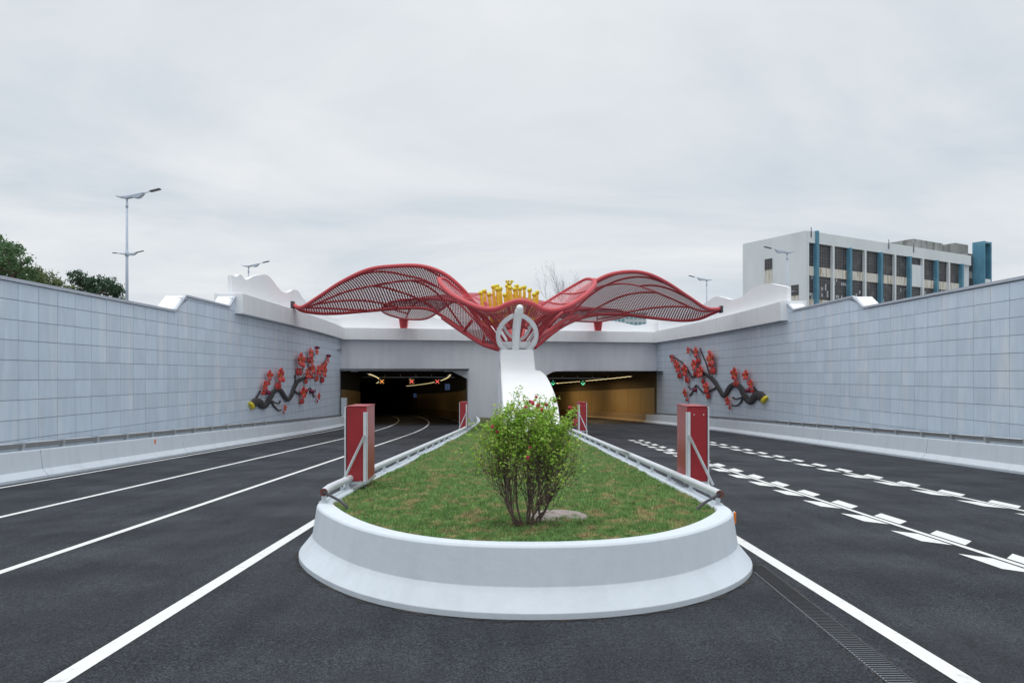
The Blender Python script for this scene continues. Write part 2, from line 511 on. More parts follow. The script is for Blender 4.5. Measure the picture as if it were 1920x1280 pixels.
# ------------------------------------------------------------------ side walls
def top_outline(levels, cuts, y0, y1):
    """terraced top: level heights, (start,end) of each slanted riser"""
    pts = [(y0, levels[0])]
    for (a, b), l0, l1 in zip(cuts, levels[:-1], levels[1:]):
        pts += [(a, l0), (b, l1)]
    pts.append((y1, levels[-1]))
    return pts
def top_at(outl, Y):
    return float(np.interp(Y, [p[0] for p in outl], [p[1] for p in outl]))
SIDES = {
    -1: dict(W=WL, out=top_outline([5.76, 6.62, 7.46], [(33.7, 34.8), (40.2, 41.2)], -40, 71.2), yend=71.2, beam0=41.0, zb=(6.28, 7.48), lines0=5.09),
    1: dict(W=WR, out=top_outline([6.2, 6.9, 7.56], [(36.5, 37.6), (45.3, 46.5)], -40, 78.2), yend=78.2, beam0=46.2, zb=(6.28, 7.56), lines0=5.42),
}
WALLT = 1.0
PW, PH = 1.0, 0.66
pm = MB(); pm.box((PW / 2, 0, PH / 2), (PW - .018, .036, PH - .018)); PANEL_ME = pm.mesh('panel', PANEL)
for sd, S in SIDES.items():
    W, outl, yend = S['W'], S['out'], S['yend']
    nm = ('left', 'right')[sd > 0]
    wall = thing('retaining_wall', ('grey panelled retaining wall with stepped top beside the three plain lanes and the trees' if sd < 0 else
                 'grey panelled retaining wall with stepped top below the old factory building'), 'wall')
    # concrete core
    ys = sorted(set([-40, -20, -5] + list(np.arange(5, 50, 5.0)) + [p[0] for p in outl] + list(np.arange(50, yend, 4.0)) + [yend]))
    ys = [y for y in ys if y <= yend]
    inner_b = [(W(y) + sd * .03, y, gz(y) - .3) for y in ys]
    inner_t = [(W(y) + sd * .03, y, top_at(outl, y) - .02) for y in ys]
    outer_t = [(W(y) + sd * (WALLT), y, top_at(outl, y) - .02) for y in ys]
    outer_b = [(W(y) + sd * (WALLT), y, gz(y) - .3) for y in ys]
    mb = MB(); mb.grid([inner_b, inner_t], smooth=False, flip=sd > 0); mb.build('backing', JOINT, wall)
    mb = MB(); mb.grid([inner_t, outer_t, outer_b], smooth=False, flip=sd > 0); mb.build('wall_core', WHITE, wall)
    # coping strip on the face edge
    mb = MB()
    cp = [(y, top_at(outl, y)) for y in ys if y <= S['beam0'] + .4]
    for (ya, za), (yb, zb_) in zip(cp[:-1], cp[1:]):
        mb.bar((W(ya) - sd * .015, ya, za - .02), (W(yb) - sd * .015, yb, zb_ - .02), .14, .11)
    mb.build('coping', COPING, wall)
    # panels
    near_n = 0
    stuff = MB()
    far_lim = 44.0 if sd < 0 else 46.0
    y = 8.0
    cols = []
    while y < yend - .05:
        cols.append(y); y += PW
    for y in cols:
        y2 = min(y + PW, yend)
        xa, xb = W(y), W(y2)
        ang = math.atan2(y2 - y, xb - xa)
        ztop = min(top_at(outl, y), top_at(outl, y2)) - .10
        ztop_a, ztop_b = top_at(outl, y) - .085, top_at(outl, y2) - .085
        if y > S['beam0'] - .2:
            ztop_a = ztop_b = ztop = S['zb'][0] - .03
        z = S['lines0']
        while z < max(ztop_a, ztop_b):
            z += PH
        zlo = gz(y) + .55
        while z > zlo - PH:
            a0 = z; a1 = z + PH
            if a0 < max(ztop_a, ztop_b) - .05:
                indiv = 19.0 <= y < far_lim and near_n < 298
                if a1 <= min(ztop_a, ztop_b):
                    if indiv:
                        o = link_mesh('panel', PANEL_ME, wall, (xa, y, a0), ang); near_n += 1
                    else:
                        M = Matrix.Rotation(ang, 3, 'Z')
                        stuff.box(M @ Vector(((y2 - y) / 2, 0, PH / 2)) + Vector((xa, y, a0)), (y2 - y - .022, .036, PH - .022), M=M)
                else:
                    ta, tb = max(min(a1, ztop_a), a0 + .02), max(min(a1, ztop_b), a0 + .02)
                    e = .011 * (y2 - y)
                    def lp(t):
                        return xa + (xb - xa) * t, y + (y2 - y) * t
                    (x0, y0), (x1, y1) = lp(.011), lp(.989)
                    n_ = Vector((sd, 0, 0))
                    q = [Vector((x0, y0, a0 + .011)), Vector((x1, y1, a0 + .011)), Vector((x1, y1, tb - .011)), Vector((x0, y0, ta - .011))]
                    m_ = MB()
                    tgt = m_ if indiv else stuff
                    tgt.prism([p_ - n_ * .018 for p_ in q], n_ * .036)
                    if indiv:
                        m_.build('panel', PANEL, wall); near_n += 1
            z -= PH
    stuff.build('far_panels', PANEL, wall, kind='stuff')

    # crash barrier at the wall foot, cast in sections
    bar = thing('crash_barrier', ('long pale concrete crash barrier at the foot of the wall beside three plain lanes' if sd < 0 else
                'long pale concrete crash barrier below the wall on the factory side of the road'), 'barrier')
    prof = [(.88, 0), (.88, .09), (.70, .30), (.62, .92), (.60, .95), (.34, .95), (.30, 0)]
    y = -7.0 if sd < 0 else -4.0
    first = 3.2 if sd < 0 else 0.0
    ya = first
    while ya < yend + 60:
        yb = ya + 10.0
        yy = np.linspace(ya + .014, yb - .014, 4)
        rows = []
        for q, Yv in enumerate(yy):
            Wv = W(Yv)
            rows.append([(Wv - sd * d, Yv, gz(Yv) + h_) for d, h_ in prof])
        m_ = MB(); m_.grid(rows, smooth=False, flip=sd < 0)
        n_ = len(prof)
        m_.f.append(tuple(range(n_))); m_.sm.append(False)
        m_.f.append(tuple(reversed(range(3 * n_, 4 * n_)))); m_.sm.append(False)
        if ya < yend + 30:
            m_.build('barrier_section', BARRIER if ya < yend - 3 else WARMBAR, bar)
        ya = yb
    # gutter of light fittings on the barrier top
    strip = thing('light_strip', ('row of grey linear light fittings along the wall foot above the three plain lanes' if sd < 0 else
                  'row of grey linear light fittings along the wall foot on the factory side'), 'lights')
    FL = 2.03
    fm = MB()
    fm.box((FL / 2, 0, .155), (FL - .13, .14, .15))
    FIX = fm.mesh('light_fitting', FITTING)
    tm = MB()
    for k in range(24):
        tm.box((.32 + k * .058, -.05, .245), (.036, .06, .03))
    TEETH = tm.mesh('louvre', WHITEP)
    tm2 = MB(); tm2.box((FL / 2, .02, .237), (FL - .15, .17, .012)); LID = tm2.mesh('lid', STEEL)
    bm_ = MB(); bm_.box((0, 0, .075), (.13, .15, .15)); bm_.box((0, 0, .2), (.11, .17, .12)); BRK = bm_.mesh('bracket', STEEL)
    Yv = 18.5
    while Yv < yend - 2:
        y2 = Yv + FL
        xa, xb = W(Yv) - sd * .44, W(y2) - sd * .44
        L3 = Matrix.Identity(4)
        o = link_mesh('light_fitting', FIX, strip, (xa, Yv, gz(Yv) + .95))
        o.rotation_euler = (0, math.atan(G), math.atan2(y2 - Yv, xb - xa))
        o.rotation_euler.rotate_axis('Z', 0)
        if Yv < 45:
            for me_, nm_ in ((BRK, 'bracket'), (TEETH, 'louvre'), (LID, 'lid')):
                c_ = link_mesh(nm_, me_, o)
                if nm_ == 'louvre' and sd < 0:
                    c_.scale = (1, -1, 1)
        Yv = y2

# reflectors on barriers
def reflector(label, x, y, z, w=.09, h=.17, d=.03, rz=0.0, m=ORANGE):
    t = thing('reflector', label, 'reflector', (x, y, z), rz)
    m_ = MB(); m_.box((0, 0, h / 2), (d, w, h)); m_.build('lens', m, t, bevel=.006)
    m_ = MB(); m_.box((-.017, 0, h / 2), (.012, w + .02, h + .02)); m_.build('back_plate', STEELW, t)
    return t
Yq = 30.6
reflector('small orange reflector on the long barrier beside three plain lanes', WL(Yq) + .645, Yq, gz(Yq) + .66, w=.10, h=.20)

# ------------------------------------------------------------------ portal
portal = thing('tunnel_portal', 'pale grey tunnel portal with two openings under the red flower sculpture', 'tunnel portal')
ZO = 3.1                              # underside of the fascia
S1 = s_of(877); S0 = s_of(847); S2 = s_of(1012)
mb = MB()
poly = [(0.02, ZO), (S0, ZO), (S1, 2.25), (S1, gz(72) - .4), (S2, gz(75) - .4), (S2, 2.25), (S2 + 1.6, ZO - .02), (PLEN - .02, ZO - .06), (PLEN - .02, 6.29), (0.02, 6.29)]
mb.prism([PP(s, 0, z) for s, z in poly], PN * .9)
# fascia needs splitting to stay a clean polygon: build as three prisms instead
mb = MB()
mb.prism([PP(s, 0, z) for s, z in [(0.02, ZO), (S0, ZO), (S1, 2.25), (S1, gz(72) - .4), (S2, gz(75) - .4), (S2, 6.29), (0.02, 6.29)]], PN * .9)
mb.prism([PP(s, 0, z) for s, z in [(S2, 2.25), (S2 + 1.6, ZO - .03), (PLEN - .02, ZO - .05), (PLEN - .02, 6.29), (S2, 6.29)]], PN * .9)
mb.build('portal_face', PLASTER, portal)
# beam: U of three parts
mb = MB(); mb.prism([PP(-.3, -.75, 6.28), PP(PLEN + .3, -.75, 6.28), PP(PLEN + .3, -.75, 7.5), PP(-.3, -.75, 7.5)], PN * 1.8)
mb.build('front_beam', WHITE, portal, bevel=.03)
for sd, S in SIDES.items():
    W = S['W']
    ys = np.linspace(S['beam0'], S['yend'] - .2, 10)
    zb0, zb1 = S['zb']
    rows = [[(W(y) - sd * .5, y, zb0), (W(y) - sd * .5, y, zb1), (W(y) + sd * 1.2, y, zb1), (W(y) + sd * 1.2, y, zb0)] for y in ys]
    rows = [r + [r[0]] for r in rows]
    mb = MB(); mb.grid(rows, smooth=False, flip=sd < 0)
    mb.f.append((0, 1, 2, 3)); mb.sm.append(False)
    mb.build('side_beam', WHITE, portal, bevel=.03)
# wavy white parapet round the portal
def wave(path, name):
    pts = cr(path, max(30, len(path) * 10))
    m_ = MB(); fr = []; bk = []
    n = len(pts)
    for i in range(n):
        t = pts[min(i + 1, n - 1)] - pts[max(i - 1, 0)]
        nn = Vector((-t[1], t[0], 0)).normalized() * .13
        x, y, z = pts[i]
        fr.append([(x - nn.x, y - nn.y, 7.3), (x - nn.x, y - nn.y, z), (x + nn.x, y + nn.y, z), (x + nn.x, y + nn.y, 7.3)])
    m_.grid(fr, smooth=False)
    m_.f.append((0, 1, 2, 3)); m_.sm.append(False)
    e = (n - 1) * 4
    m_.f.append((e + 3, e + 2, e + 1, e)); m_.sm.append(False)
    return m_.build(name, WHITEP, portal)
lw = [(42.2, 8.7), (42.9, 8.72), (43.6, 8.95), (44.5, 8.75), (46, 9.2), (48.2, 9.6), (49.5, 9.45), (50.6, 9.1), (51.8, 8.85), (53.2, 8.98), (54.6, 9.36), (56, 9.4), (57.5, 8.97), (59, 8.75), (63, 8.5), (67, 8.45), (71.4, 8.5)]
wave([(WL(y) - .75, y, z) for y, z in lw], 'parapet')
fw = [(618, 8.5), (650, 8.7), (690, 9.3), (708, 9.5), (725, 9.1), (745, 8.5), (770, 8.4), (805, 8.9), (830, 8.6), (900, 8.4), (1000, 8.5), (1080, 8.8), (1120, 8.6), (1150, 8.75), (1175, 8.55), (1198, 8.3), (1225, 8.6), (1245, 8.9)]
wave([tuple(PP(s_of(u), .9, z)) for u, z in fw], 'parapet')
rw = [(78.4, 8.8), (74, 8.5), (69, 8.8), (65.5, 9.2), (63.6, 9.5), (61.8, 9.63), (59.9, 9.33), (57.6, 8.9), (55, 9.03), (53.4, 9.38), (50.6, 9.3), (48.4, 8.9), (47.0, 8.6)]
wave([(WR(y) + .4, y, z) for y, z in rw], 'parapet')

# tunnel tubes
def tube_walls(latL, latR, y0l, y0r, nmL, show):
    def X(lat, Y):
        return lat + off(Y)
    cz = lambda Y: ZO + .15 - G * (Y - 72)
    ysl = np.linspace(y0l, 225, 42); ysr = np.linspace(y0r, 225, 42)
    for lat, ys_, fl in ((latL, ysl, True), (latR, ysr, False)):
        sdx = 1 if lat == latL else -1
        m_ = MB(); m_.grid([[(X(lat, Y), Y, gz(Y) - .2), (X(lat, Y), Y, cz(Y) + .3)] for Y in ys_], smooth=False, flip=fl)
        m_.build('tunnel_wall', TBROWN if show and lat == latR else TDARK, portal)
        # cladding panels
        k = 0
        e = .05 * sdx
        Y = ys_[0] + .6
        while Y < 175:
            Y2 = Y + (5.0 if show else 4.2)
            def quad(z0, z1, mm, nm):
                q = MB()
                q.grid([[(X(lat, yy) + e, yy, gz(yy) + z0), (X(lat, yy) + e, yy, gz(yy) + z1)] for yy in np.linspace(Y + .03, Y2 - .03, 3)], smooth=False, flip=fl)
                q.build(nm, mm, portal)
            quad(.95, 4.0 if show else 3.7, TAN, 'cladding_panel')
            quad(.02, .91, TANLOW, 'kerb_panel')
            Y = Y2
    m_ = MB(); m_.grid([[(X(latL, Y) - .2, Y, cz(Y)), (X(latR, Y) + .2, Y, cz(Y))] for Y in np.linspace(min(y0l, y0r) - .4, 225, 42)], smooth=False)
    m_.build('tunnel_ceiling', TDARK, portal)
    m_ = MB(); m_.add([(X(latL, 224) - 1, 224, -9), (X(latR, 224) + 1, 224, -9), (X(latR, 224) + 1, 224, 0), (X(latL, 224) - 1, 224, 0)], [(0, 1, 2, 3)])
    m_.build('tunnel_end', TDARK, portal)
latS1 = PP(S1, .9, 0).x - off(PP(S1, .9, 0).y); yS1 = PP(S1, .9, 0).y
latS2 = PP(S2, .9, 0).x - off(PP(S2, .9, 0).y); yS2 = PP(S2, .9, 0).y
tube_walls(-16.72, latS1, YL - .1, yS1, 'a', False)
tube_walls(latS2, 17.95, yS2, YR - .1, 'b', True)

# lines of tunnel lamps
cz = lambda Y: ZO + .15 - G * (Y - 72)
def lamp_row(lat, y0, y1, step, label):
    t = thing('lamp_row', label, 'lamps')
    m_ = MB(); m_.box((0, 0, -.05), (.07, step * .88, .06)); me_ = m_.mesh('lamp', STRIP)
    h_ = MB(); h_.box((0, 0, 0), (.35, step, .05)); mh = h_.mesh('tray', STEEL)
    Y = y0
    while Y < y1:
        a_ = math.atan2(off(Y + 1) - off(Y - 1), 2)
        o = link_mesh('tray', mh, t, (lat + off(Y), Y, cz(Y) - .42), -a_)
        link_mesh('lamp', me_, o, (0, 0, 0))
        Y += step
    return t
lamp_row(-13.9, YL + 2.0, 112, 2.0, 'curving row of yellow lamps under the ceiling on the outer side of the three-lane tunnel')
lamp_row(-5.4, YL + 3.6, 135, 2.0, 'curving row of yellow lamps above the inner wall of the three-lane tunnel')
lamp_row(15.4, YR + 2.0, 150, 2.0, 'straight looking row of pale yellow lamps in the tunnel with green arrows')
for nm_, (x, y, z), e in (('tunnel_lamp_glow', (-10.5 + off(82), 82, cz(82) - .6), 45), ('tunnel_lamp_glow', (13.6 + off(88), 88, cz(88) - .6), 280), ('tunnel_lamp_glow', (13.6 + off(106), 106, cz(106) - .6), 260),
                          ('tunnel_lamp_glow', (-10.0 + off(104), 104, cz(104) - .6), 26)):
    ld = bpy.data.lights.new(nm_, 'AREA'); ld.energy = e; ld.color = (1.0, .72, .38); ld.shape = 'RECTANGLE'; ld.size = .3; ld.size_y = 12
    lo = bpy.data.objects.new(nm_, ld); COL.objects.link(lo); lo.location = (x, y, z)
# two bright flood fittings right at the mouths
for s, lab in ((s_of(664), 'small white floodlight under the fascia at the outer end of the three-lane mouth'), (s_of(842), 'small white floodlight under the fascia by the cut corner of the three-lane mouth'),
               (s_of(1196), 'small white floodlight under the fascia at the outer end of the green arrow mouth'), (s_of(1040), 'small white floodlight under the fascia close to the white pedestal')):
    t = thing('floodlight', lab, 'floodlight', PP(s, 1.4, cz(73)), PANG)
    m_ = MB(); m_.box((0, 0, -.14), (.75, .35, .14)); m_.build('housing', WHITEP, t, bevel=.02)
    m_ = MB(); m_.box((-.25, 0, -.04), (.05, .1, .1)); m_.box((.25, 0, -.04), (.05, .1, .1)); m_.build('bracket', STEEL, t)

# gantries with lane signals
def gantry(label, latA, latB, Y):
    t = thing('signal_gantry', label, 'gantry')
    m_ = MB(); z = cz(Y) - .35
    m_.bar((latA + off(Y), Y + .2, z), (latB + off(Y), Y + .2, z), .12, .12)
    for k in range(6):
        x = latA + (latB - latA) * (k + .5) / 6 + off(Y)
        m_.box((x, Y + .2, z + .25), (.06, .06, .5))
    m_.build('beam', STEEL, t)
gantry('thin grey steel bar under the tunnel ceiling carrying three red crosses', -16, -4.4, 86)
gantry('thin grey steel bar under the tunnel ceiling carrying green arrows', 5, 16.8, 90)
def signal(label, x, Y, z, kind, mm, group):
    t = thing('lane_signal', label, 'traffic signal', (x, Y, z), 0, group)
    m_ = MB(); m_.box((0, .1, 0), (.74, .16, .74)); m_.build('housing', DARK, t, bevel=.02)
    m_ = MB()
    for sg in (1, -1):
        m_.bar((-.22, .0, -.22 * sg), (.22, .0, .22 * sg), .035, .05) if kind == 'x' else None
    if kind == 'a':
        m_.bar((0, 0, .30), (0, 0, -.26), .03, .085, up=(0, 1, 0))
        for sg in (1, -1):
            m_.bar((0, 0.002, -.30), (sg * .25, 0.002, -.03), .03, .085)
    m_.build('symbol', mm, t)
    return t
for u, mm, lab in ((716, AMBLED, 'orange lit cross signal nearest the outer tunnel wall, first from the branch relief'), (772, REDLED, 'red cross lane signal between the other two crosses'), (820, REDLED, 'red cross lane signal closest to the cut corner of the tunnel mouth')):
    q = P(u, 715, 86); signal(lab, q.x, q.y, q.z, 'x', mm, 'lane signals in the left tunnel')
for u, lab in ((1037, 'green down arrow signal half beside the white pedestal'), (1093, 'green down arrow signal above the middle of the tan tunnel wall')):
    q = P(u, 717, 90); signal(lab, q.x, q.y, q.z, 'a', GRNLED, 'lane signals in the right tunnel')
# small lit exit signs in the tunnel
for u, v, Y, lab in ((839, 725, 79, 'blue emergency sign on the inner tunnel wall below the lamp row'), (778, 741, 128, 'tiny pale sign deep inside the tunnel with red crosses')):
    q = P(u, v, Y)
    t = thing('tunnel_sign', lab, 'sign', q)
    m_ = MB(); m_.box((0, 0, 0), (.55, .08, .7)); m_.build('board', BLUESIGN, t)
    m_ = MB(); m_.box((-.12, -.05, 0), (.10, .02, .42)); m_.box((.12, -.05, .05), (.10, .02, .36)); m_.build('symbol', PANE, t)
# steel door leaf at the left mouth
t = thing('flood_gate_post', 'plain grey upright steel post at the outer corner of the three-lane tunnel mouth', 'post', (WL(70.2) + .55, 70.2, gz(70.2)))
m_ = MB(); m_.box((0, 0, 1.4), (.55, .35, 2.8)); m_.build('post', STEELW, t, bevel=.02)
m_ = MB(); m_.box((0, 0, .03), (.7, .5, .06)); m_.build('base_plate', STEEL, t)

# ------------------------------------------------------------------ island
ICX = 0.15
def island_outline(inset, n=44, yend=73.0):
    """plan outline, from the left far end round the nose to the right far end"""
    wl, wr, hl, hr, y0 = 3.84 - inset, 3.74 - inset, 3.4, 2.6, 8.13 + inset
    pts = []
    for Y in np.arange(yend, y0 + hl + .15, -2.0):
        pts.append((ICX - wl + .60 * min(1, max(0, (Y - 13) / 24.0)) + off(Y), Y))
    for k in range(n + 1):
        t = -1 + 2 * k / n
        t = math.copysign(1 - (1 - abs(t)) ** 1.25, t)          # closer samples at the shoulders
        if t < 0:
            pts.append((ICX + t * wl, y0 + hl * abs(t) ** 2.4))
        else:
            pts.append((ICX + t * wr, y0 + hr * t ** 2.65))
    for Y in np.arange(y0 + hr + .3, yend, 2.0):
        pts.append((ICX + wr - .30 * min(1, max(0, (Y - 13) / 24.0)) + off(Y), Y))
    # round the two shoulders: even samples round the nose, then a running mean wider at the foot
    p_ = np.array(pts)
    far_l = p_[: np.argmax(p_[:, 1] < 16.5)]
    far_r = p_[len(p_) - np.argmax(p_[::-1, 1] < 16.5):]
    mid_ = p_[len(far_l):len(p_) - len(far_r)]
    L_ = np.concatenate([[0], np.cumsum(np.linalg.norm(np.diff(mid_, axis=0), axis=1))])
    q = np.linspace(0, L_[-1], 150)
    m = np.stack([np.interp(q, L_, mid_[:, k]) for k in (0, 1)], 1)
    w = max(1, int(round(7 - 11 * inset)))
    ker = np.ones(2 * w + 1) / (2 * w + 1)
    for _ in range(2):
        pad = np.vstack([2 * m[0] - m[w:0:-1], m, 2 * m[-1] - m[-2:-w - 2:-1]])
        m = np.stack([np.convolve(pad[:, k], ker, 'valid') for k in (0, 1)], 1)
    return [tuple(v) for v in np.vstack([far_l, m, far_r])]
IP = [(0.0, -.02), (0.0, .075), (.17, .26), (.215, .34), (.29, .80), (.31, .825), (.335, .835), (.53, .835), (.55, .80), (.55, .5)]
rows = []
for ins, h_ in IP:
    rows.append([(x, y, gz(y) + h_) for x, y in island_outline(ins)])
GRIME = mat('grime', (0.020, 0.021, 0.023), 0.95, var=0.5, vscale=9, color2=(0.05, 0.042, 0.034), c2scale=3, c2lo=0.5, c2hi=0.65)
island = thing('island_barrier', 'white concrete barrier wrapped round the grassed traffic island with rounded nose', 'barrier')
mb = MB(); mb.grid(np.array(rows).transpose(1, 0, 2), smooth=False, flip=True)
o = mb.build('barrier_wall', BARRIER, island)
for p_ in o.data.polygons:
    p_.use_smooth = True
es = o.modifiers.new('bevel', 'BEVEL'); es.width = .012; es.segments = 2; es.limit_method = 'ANGLE'; es.angle_limit = R(14)
o.modifiers.new('weighted', 'WEIGHTED_NORMAL')
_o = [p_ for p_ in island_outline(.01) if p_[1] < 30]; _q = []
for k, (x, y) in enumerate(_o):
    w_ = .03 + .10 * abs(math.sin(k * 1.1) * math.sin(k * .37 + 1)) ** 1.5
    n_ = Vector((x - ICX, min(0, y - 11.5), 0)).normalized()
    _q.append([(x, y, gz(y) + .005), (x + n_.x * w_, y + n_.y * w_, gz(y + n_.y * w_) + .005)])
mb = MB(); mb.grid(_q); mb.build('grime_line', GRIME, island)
_r = min((p_ for p_ in island_outline(.275) if p_[0] > 1), key=lambda p_: abs(p_[1] - 11.15))
reflector('orange reflector on the outer side of the island barrier near the dashed lanes', _r[0] + .02, _r[1], gz(_r[1]) + .62, w=.09, h=.18, rz=R(-25))

# lawn
inner = island_outline(.54)
nL = len(inner)
LAWN_H = .80
def lawn_z(x, y):
    return gz(y) + LAWN_H + .010 * math.sin(x * 9 + 2 * math.sin(y * 4)) * math.sin(y * 8 + 2 * math.sin(x * 5)) + .03 * math.sin(x * 1.7 + .4) * math.sin(y * .9) + .045 * math.exp(-((y - 12) / 5.0) ** 2) * (1 - (x / 3.2) ** 2)
lefts = np.array(sorted([p_ for p_ in inner if p_[0] < ICX], key=lambda q: q[1]))
rights = np.array(sorted([p_ for p_ in inner if p_[0] >= ICX], key=lambda q: q[1]))
def lawn_span(y):
    return np.interp(y, lefts[:, 1], lefts[:, 0]), np.interp(y, rights[:, 1], rights[:, 0])
ysL = np.concatenate([8.8 + np.array([0, .01, .04, .1, .2, .35, .6]), np.arange(9.7, 20, .5), np.arange(20, 73, 2.0)])
ymin = min(p_[1] for p_ in inner)
ysL = ysL - 8.8 + ymin + .002
grid = []
for y in ysL:
    a_, b_ = lawn_span(y)
    grid.append([(x, y, lawn_z(x, y) - .035) for x in np.linspace(a_, b_, 24)])
mb = MB(); mb.grid(grid, flip=True)
struct(mb.build('lawn', SOIL))
# grass blades
NB = 210000
u = rng.random(NB)
y0_, y1_ = ymin + .01, 60.0
yb = (y0_ ** -.35 + u * (y1_ ** -.35 - y0_ ** -.35)) ** (1 / -.35)
la = np.interp(yb, lefts[:, 1], lefts[:, 0]); ra = np.interp(yb, rights[:, 1], rights[:, 0])
xb = la + (ra - la) * rng.random(NB)
zb = -G * yb + LAWN_H + .010 * np.sin(xb * 9 + 2 * np.sin(yb * 4)) * np.sin(yb * 8 + 2 * np.sin(xb * 5)) + .03 * np.sin(xb * 1.7 + .4) * np.sin(yb * .9) + .045 * np.exp(-((yb - 12) / 5.0) ** 2) * (1 - (xb / 3.2) ** 2) - .04
# tuft clumping
cl = .5 * np.sin(xb * 5.3 + 1.3 * np.sin(yb * 3.1)) * np.sin(yb * 4.7 + 1.1 * np.sin(xb * 2.9)) + .7 * np.sin(xb * 17 + 2 * np.sin(yb * 9)) * np.sin(yb * 15 + 2 * np.sin(xb * 11))
hh = (.040 + .032 * rng.random(NB)) * (1 + .5 * cl)
wd = .0045 + .0009 * yb * rng.uniform(.5, 1.2, NB)
an = rng.uniform(0, 2 * np.pi, NB); tilt = rng.uniform(0.1, .9, NB); ta = rng.uniform(0, 2 * np.pi, NB)
V = np.zeros((NB, 3, 3))
V[:, 0] = np.stack([xb - np.cos(an) * wd, yb - np.sin(an) * wd, zb], 1)
V[:, 1] = np.stack([xb + np.cos(an) * wd, yb + np.sin(an) * wd, zb], 1)
V[:, 2] = np.stack([xb + np.cos(ta) * tilt * hh, yb + np.sin(ta) * tilt * hh, zb + hh], 1)
def tri_mesh(name, V, m):
    n = len(V)
    me = bpy.data.meshes.new(name)
    me.vertices.add(n * 3); me.loops.add(n * 3); me.polygons.add(n)
    me.vertices.foreach_set('co', V.reshape(-1).astype(np.float32))
    me.loops.foreach_set('vertex_index', np.arange(n * 3, dtype=np.int32))
    me.polygons.foreach_set('loop_start', np.arange(0, n * 3, 3, dtype=np.int32))
    me.materials.append(m); me.update(); me.validate()
    return me
o = bpy.data.objects.new('grass', tri_mesh('grass', V, GRASS)); COL.objects.link(o)
tag(o, 'short patchy turf grass covering the traffic island', 'grass'); o['kind'] = 'stuff'
# dry leaves scattered on the turf
NL = 1500
yl = (y0_ ** -.5 + rng.random(NL) * (30.0 ** -.5 - y0_ ** -.5)) ** -2
la = np.interp(yl, lefts[:, 1], lefts[:, 0]); ra = np.interp(yl, rights[:, 1], rights[:, 0])
xl = la + (ra - la) * rng.random(NL)
mb = MB()
for x, y in zip(xl, yl):
    z = lawn_z(x, y) + .012; a_ = rng.uniform(0, 6.28); l = rng.uniform(.012, .03)
    c_, s_ = math.cos(a_) * l, math.sin(a_) * l
    mb.add([(x - c_, y - s_, z), (x - s_ * .5, y + c_ * .5, z + .008), (x + c_, y + s_, z + .004), (x + s_ * .5, y - c_ * .5, z + .01)], [(0, 1, 2, 3)])
LITTER = mat('dry_leaf', (0.30, 0.23, 0.11), .8, var=.3, vscale=12)
tag(mb.build('leaf_litter', LITTER, kind='stuff'), 'small dry leaves scattered over the turf', 'leaves')

# pale concrete cover in the turf by the bush
q = P(1046, 966, 10.55)
zc_ = lawn_z(q.x, 10.55)
mb = MB()
N = 28
ring = lambda r, z, j: [(q.x + r * math.cos(2 * math.pi * k / N) * (1 + j * math.sin(3 * k)), 10.55 + r * .95 * math.sin(2 * math.pi * k / N) * (1 + j * math.cos(2 * k)), z) for k in range(N)]
rr_ = [ring(.47, zc_ - .06, .03), ring(.46, zc_ + .012, .03), ring(.40, zc_ + .03, .04), ring(.34, zc_ + .022, .03), ring(.20, zc_ + .018, .02)]
rr_ = [r + [r[0]] for r in rr_]
mb.grid(rr_, flip=True)
mb.f.append(tuple(4 * (N + 1) + k for k in range(N))); mb.sm.append(False)
tag(mb.build('manhole_cover', CONC), 'round pale concrete cover in the turf behind the bush stems', 'manhole cover')

# rails along the island top
def rail(lat_in, y0, y1, left, label):
    t = thing('pipe_rail', label, 'rail')
    ol = island_outline(.41)
    rows = np.array(sorted([p_ for p_ in ol if (p_[0] < ICX) == left], key=lambda q: q[1]))
    def X(Y):
        return float(np.interp(Y, rows[:, 1], rows[:, 0]))
    ys = np.concatenate([np.arange(y0, 20, .6), np.arange(20, y1, 2.0), [y1]])
    pts = [(X(Y), Y, gz(Y) + .835 + .19) for Y in ys]
    m_ = MB(); m_.tube(pts, .068, 12, cap=False); p_ = m_.build('pipe', STEELW, t)
    m_ = MB(); d = Vector(pts[0]) - Vector(pts[1]); d.normalize()
    m_.tube([Vector(pts[0]) - d * .01, Vector(pts[0]) + d * .012], .0675, 12); m_.build('end_cap', RUST, t)
    po = MB(); po.box((0, 0, .07), (.07, .05, .15)); po.box((0, 0, .008), (.15, .13, .016)); pme = po.mesh('post', STEELW)
    Y = y0 + .12
    while Y < y1:
        link_mesh('post', pme, t, (X(Y), Y, gz(Y) + .835)); Y += 1.75
    sg = 1 if left else -1
    m_ = MB()
    e = Vector(pts[0]) + d * .01
    bar = [e, e + Vector((sg * .12, -.05, -.045)), e + Vector((sg * .30, -.18, -.10)), e + Vector((sg * .46, -.32, -.17)), e + Vector((sg * .50, -.36, -.25))]
    m_.tube([tuple(v) for v in bar], .024, 8); m_.build('end_rod', DARK, t)
    return X
Xl = rail(.3, 11.85, 46, True, 'grey pipe rail on the island edge beside the three plain lanes')
Xr = rail(.3, 11.6, 46, False, 'grey pipe rail on the island edge beside the dashed lanes')

